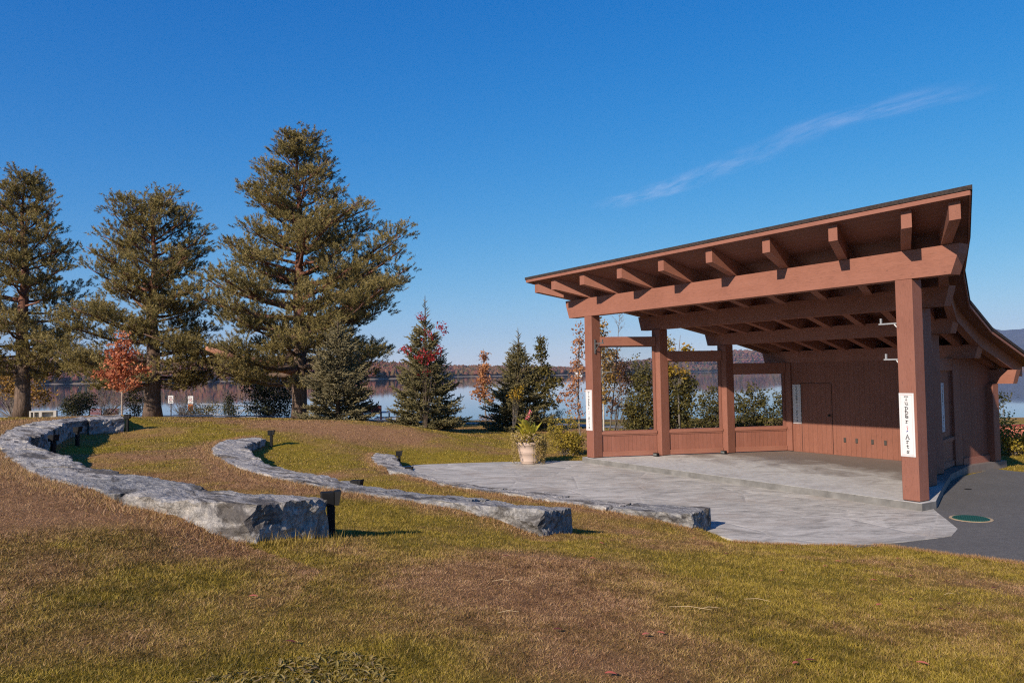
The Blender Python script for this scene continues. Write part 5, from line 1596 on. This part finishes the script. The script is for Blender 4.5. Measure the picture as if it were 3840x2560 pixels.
# ragged dead fringe along the stone and paving edges
fr_x, fr_y = [], []
for pl_, n_, sd, side_ in ((C_OUT, 22000, .20, -1), (B_OUT, 9000, .15, -1), (A_OUT, 6000, .10, -1), ([(3.4, 12.05), (3.93, 11.80), (4.59, 11.68), (5.06, 11.60), (5.48, 11.62), (5.76, 11.40), (6.05, 11.06), (6.4, 10.80), (6.83, 10.39), (8.6, 9.2)], 12000, .045, -1), (C_IN, 4200, .10, 1), (B_IN, 2500, .08, 1), ([(-2.82, 22.8), (-1.7, 23.02), (0, 23.18), (2.1, 23.14)], 1800, .06, 1)):
    p = resample(pl_, 600); t = np.gradient(p, axis=0); t /= np.linalg.norm(t, axis=1)[:, None]
    nr = np.stack([-t[:, 1], t[:, 0]], -1)
    k = rng.integers(0, 600, n_); off = np.abs(rng.normal(scale=sd, size=n_)) * side_
    # decide the lawn side by the bench geometry: outward of the curve is away from the patio
    c0 = np.array([3.0, 20.0])
    out = np.sign(((p - c0) * nr).sum(1))
    q = p[k] + nr[k] * (np.abs(off) * (out[k] if side_ < 0 else -out[k]))[:, None]
    fr_x.append(q[:, 0]); fr_y.append(q[:, 1])
fx_, fy_ = np.concatenate(fr_x), np.concatenate(fr_y)
n = len(fx_)
dist_ = np.hypot(fx_, fy_)
dirv = unit(np.stack([rng.normal(scale=.7, size=n), rng.normal(scale=.7, size=n), np.ones(n)], -1))
side = unit(np.cross(dirv, rand_dirs(n)))
base = np.stack([fx_, fy_, sheet_z(fx_, fy_) - .005], -1)
w_ = (.0022 * (dist_ / 5) ** .75)[:, None]
hh_ = (rng.uniform(.03, .085, n))[:, None]
V = np.concatenate([V, np.stack([base - side * w_, base + side * w_, base + dirv * hh_], 1)])
DR = np.concatenate([DR, np.clip(.85 + rng.normal(scale=.25, size=n), 0, 1)]); RN = np.concatenate([RN, rng.uniform(.4, 1, n)])
# tall straggling stems by the near stone end
n = 260
q = np.stack([rng.uniform(-2.5, -1.6, n), rng.uniform(6.75, 7.35, n)], -1); q = q[~inpoly(q[:, 0], q[:, 1], BP[0])]; n = len(q)
base = np.stack([q[:, 0], q[:, 1], sheet_z(q[:, 0], q[:, 1])], -1); dirv = unit(np.stack([rng.normal(scale=.35, size=n), rng.normal(scale=.35, size=n), np.ones(n)], -1)); side = unit(np.cross(dirv, rand_dirs(n)))
V = np.concatenate([V, np.stack([base - side * .003, base + side * .003, base + dirv * rng.uniform(.06, .16, (n, 1))], 1)])
DR = np.concatenate([DR, rng.uniform(0, .4, n)]); RN = np.concatenate([RN, rng.uniform(.3, 1, n)])
GM, nt, b = newmat("grass_blades", .55, .35)
at = nd(nt, "ShaderNodeAttribute", attribute_name="rnd")
cc_ = grass_color(nt, at.outputs["Fac"])
nt.links.new(cc_, b.inputs["Base Color"])
trn = nd(nt, "ShaderNodeBsdfTranslucent"); nt.links.new(cc_, trn.inputs[0])
mx = nd(nt, "ShaderNodeMixShader"); mx.inputs[0].default_value = .3
nt.links.new(b.outputs[0], mx.inputs[1]); nt.links.new(trn.outputs[0], mx.inputs[2]); nt.links.new(mx.outputs[0], nt.nodes["Material Output"].inputs[0])
go = soup("grass", V, RN, GM)
_a = go.data.attributes.new("dry", 'FLOAT', 'POINT'); _a.data.foreach_set("value", np.repeat(DR, 3).astype(np.float32))
setp(go, "short autumn grass, olive green with reddish brown dead patches", "grass", None, "stuff")

# broad-leaved weed patch at the bottom of the picture
wv, wr = [], []
for cx, cy, rx, ry, n in ((-.95, 3.95, .30, .26, 420), (-1.35, 3.75, .18, .16, 130), (-.45, 3.7, .2, .15, 90)):
    for i in range(n):
        a_ = rng.uniform(0, 6.28); rr = math.sqrt(rng.random())
        x, y = cx + rx * rr * math.cos(a_), cy + ry * rr * math.sin(a_)
        an = rng.uniform(0, 6.28); el = rng.uniform(.1, .8)
        blade_leaf((x, y, gz(x, y) + .005), (math.cos(an) * math.cos(el), math.sin(an) * math.cos(el), math.sin(el)), rng.uniform(.03, .065), rng.uniform(.010, .018), .9, rng.random(), wv, wr, 3)
setp(soup("weed_patch", np.array(wv), np.array(wr), leaf_mat("weed_leaf", [(.14, .11, .02), (.26, .20, .05), (.36, .27, .10), (.20, .14, .08)], .3)), "low patch of broad-leaved weeds in the near grass", "weeds", None, "stuff")

# fallen leaves and straws, each a thing
leafm = {"red": leaf_mat("fallen_red", [(.36, .085, .06), (.46, .14, .10)], .2), "maroon": leaf_mat("fallen_maroon", [(.09, .022, .022), (.14, .04, .035)], .2), "straw": simple("straw", (.46, .34, .20), .8, .15)}
def img_ground(px, py):
    """where the view ray through this point of the photo meets the lawn"""
    u_, v_ = (px - 1920) / 2873.4, (py - 1280) / 2873.4
    d = F_ + Rx * u_ - Ux * v_
    lo, hi = 2.0, 60.0
    for k in range(40):
        m_ = (lo + hi) / 2; p = Vector((0, 0, CAM_Z)) + d * m_
        if p.z > gz(p.x, p.y): lo = m_
        else: hi = m_
    p = Vector((0, 0, CAM_Z)) + d * lo
    return p.x, p.y, gz(p.x, p.y)
LV = [("red", 3372, 2100), ("red", 2934, 2149), ("red", 3276, 2183), ("red", 3140, 2110), ("red", 2606, 2023), ("maroon", 3555, 2187), ("maroon", 3375, 2170), ("maroon", 3424, 2258), ("maroon", 3605, 2274), ("maroon", 3730, 2213), ("maroon", 3420, 2167),
      ("red", 2993, 2503), ("red", 3455, 2497), ("red", 2290, 2541), ("red", 2427, 2394), ("red", 2482, 2384), ("maroon", 2093, 2374), ("red", 950, 2249), ("maroon", 1090, 2420), ("maroon", 1896, 2093), ("red", 2255, 2042), ("maroon", 2295, 2032), ("red", 2222, 2101), ("maroon", 2725, 2083), ("red", 3096, 2130), ("maroon", 3350, 2125), ("maroon", 3040, 2490), ("red", 3300, 2279), ("maroon", 3530, 2294)]
LLAB = {"red": "light red fallen leaf lying on the grass", "maroon": "dark maroon fallen leaf lying on the grass", "straw": "pale dry straw lying on the grass"}
for kind, px_, py_ in LV:
    x, y, z = img_ground(px_, py_)
    lv_, lr_ = [], []
    an = rng.uniform(-.5, .5)
    blade_leaf((0, 0, 0), (math.cos(an), math.sin(an), .12), rng.uniform(.05, .075), rng.uniform(.022, .032), .5, rng.random(), lv_, lr_, 5)
    o = soup("fallen_leaf", np.array(lv_), np.array(lr_), leafm[kind])
    o.location = (x - .03, y, z + .026)
    setp(o, LLAB[kind], "fallen leaf", kind + " fallen leaves on the lawn")
for px_, py_, an, l in ((2590, 2296, -.35, .30), (2660, 2297, .05, .16), (2840, 2264, -.45, .2), (1880, 2193, -.1, .14), (1906, 2313, 0.02, .14), (3560, 1950 + 290, .1, .1)):
    x, y, z = img_ground(px_, py_)
    o = MB().tube([(-l / 2, 0, 0), (0, .01, .012), (l / 2, 0, .004)], [.0016, .002, .001], 5).build("dry_straw", leafm["straw"])
    o.location = (x, y, z + .030); o.rotation_euler = (0, 0, an)
    setp(o, LLAB["straw"], "straw", "dry straws on the lawn")

# ------------------------------------------------------------------ cloud streak, a thin sheet of cirrus high over the lake
cl = [(1450, 11750), (2224, 10212), (2767, 9081), (3116, 7946), (3590, 7494), (3988, 6898), (4180, 6560)]
p = resample(smooth_pl(cl, 2), 60)
t_ = np.gradient(p, axis=0); t_ /= np.linalg.norm(t_, axis=1)[:, None]
nr = np.stack([-t_[:, 1], t_[:, 0]], -1)
hw = 430.0
vs = [(p[i, 0] + nr[i, 0] * k * hw, p[i, 1] + nr[i, 1] * k * hw, 2500 + 25 * math.sin(i * .3)) for k in np.linspace(-1, 1, 9) for i in range(60)]
fs = [(k * 60 + i, k * 60 + i + 1, (k + 1) * 60 + i + 1, (k + 1) * 60 + i) for k in range(8) for i in range(59)]
me = bpy.data.meshes.new("cirrus_cloud"); me.from_pydata(vs, [], fs); me.update()
au = me.attributes.new("along", 'FLOAT', 'POINT'); au.data.foreach_set("value", [i / 59 for k in range(9) for i in range(60)])
av = me.attributes.new("across", 'FLOAT', 'POINT'); av.data.foreach_set("value", [k for k in np.linspace(-1, 1, 9) for i in range(60)])
cm = bpy.data.materials.new("cirrus"); cm.use_nodes = True; nt = cm.node_tree; nt.nodes.clear()
outn = nd(nt, "ShaderNodeOutputMaterial")
a1 = nd(nt, "ShaderNodeAttribute", attribute_name="along"); a2 = nd(nt, "ShaderNodeAttribute", attribute_name="across")
cx_ = nd(nt, "ShaderNodeCombineXYZ"); nt.links.new(math_(nt, 'MULTIPLY', a1.outputs["Fac"], 13.0), cx_.inputs[0]); nt.links.new(math_(nt, 'MULTIPLY', a2.outputs["Fac"], 2.0), cx_.inputs[1])
rotn = nd(nt, "ShaderNodeVectorRotate", rotation_type='Z_AXIS'); rotn.inputs["Angle"].default_value = .55; nt.links.new(cx_.outputs[0], rotn.inputs["Vector"])
mp_ = nd(nt, "ShaderNodeMapping"); mp_.inputs["Scale"].default_value = (.8, 1.5, 1); nt.links.new(rotn.outputs[0], mp_.inputs[0])
wisp = noise(nt, mp_.outputs[0], .85, 9, .60, .25)
wander = math_(nt, 'MULTIPLY', math_(nt, 'SUBTRACT', noise(nt, cx_.outputs[0], .35, 2), .5), 1.3)
core = ramp(nt, math_(nt, 'ABSOLUTE', math_(nt, 'ADD', a2.outputs["Fac"], wander)), [(0.0, 1.0), (.25, .75), (.9, 0.0)], 'EASE')
ends = ramp(nt, a1.outputs["Fac"], [(0.0, 0.0), (.12, .9), (.30, 1.0), (.50, .55), (.62, .45), (.78, .9), (.92, .55), (1.0, 0.0)])
dens = math_(nt, 'MULTIPLY', math_(nt, 'MULTIPLY', core, ends), ramp(nt, wisp, [(.34, 0.0), (.72, 1.0)]))
fw = noise(nt, mp_.outputs[0], 7.0, 8, .7, .3)
dens = math_(nt, 'MULTIPLY', dens, ramp(nt, fw, [(.30, .70), (.70, 1.1)]))
dens = math_(nt, 'MULTIPLY', dens, .26, True)
tp_ = nd(nt, "ShaderNodeBsdfTransparent"); tl = nd(nt, "ShaderNodeBsdfTranslucent"); tl.inputs[0].default_value = (.85, .82, .85, 1)
mx = nd(nt, "ShaderNodeMixShader"); nt.links.new(dens, mx.inputs[0]); nt.links.new(tp_.outputs[0], mx.inputs[1]); nt.links.new(tl.outputs[0], mx.inputs[2])
nt.links.new(mx.outputs[0], outn.inputs[0])
setp(link_mesh("cirrus_cloud", me, cm), "thin slanting wisp of cirrus cloud in the blue sky", "cloud")

# ------------------------------------------------------------------ haze over the lake
HAZE = True
if HAZE:
    hb = MB().box(-7500, 7500, -400, 7200, -5.5, 420).build("haze", None)
    hm_ = bpy.data.materials.new("haze_air"); hm_.use_nodes = True; nt = hm_.node_tree; nt.nodes.clear()
    outn = nd(nt, "ShaderNodeOutputMaterial"); pv_ = nd(nt, "ShaderNodeVolumePrincipled")
    pv_.inputs["Color"].default_value = (.42, .62, 1.0, 1); pv_.inputs["Density"].default_value = 0.00006
    nt.links.new(pv_.outputs[0], outn.inputs["Volume"])
    hb.data.materials.append(hm_)
    setp(hb, "thin blue haze in the air over the lake", "haze", None, "stuff")
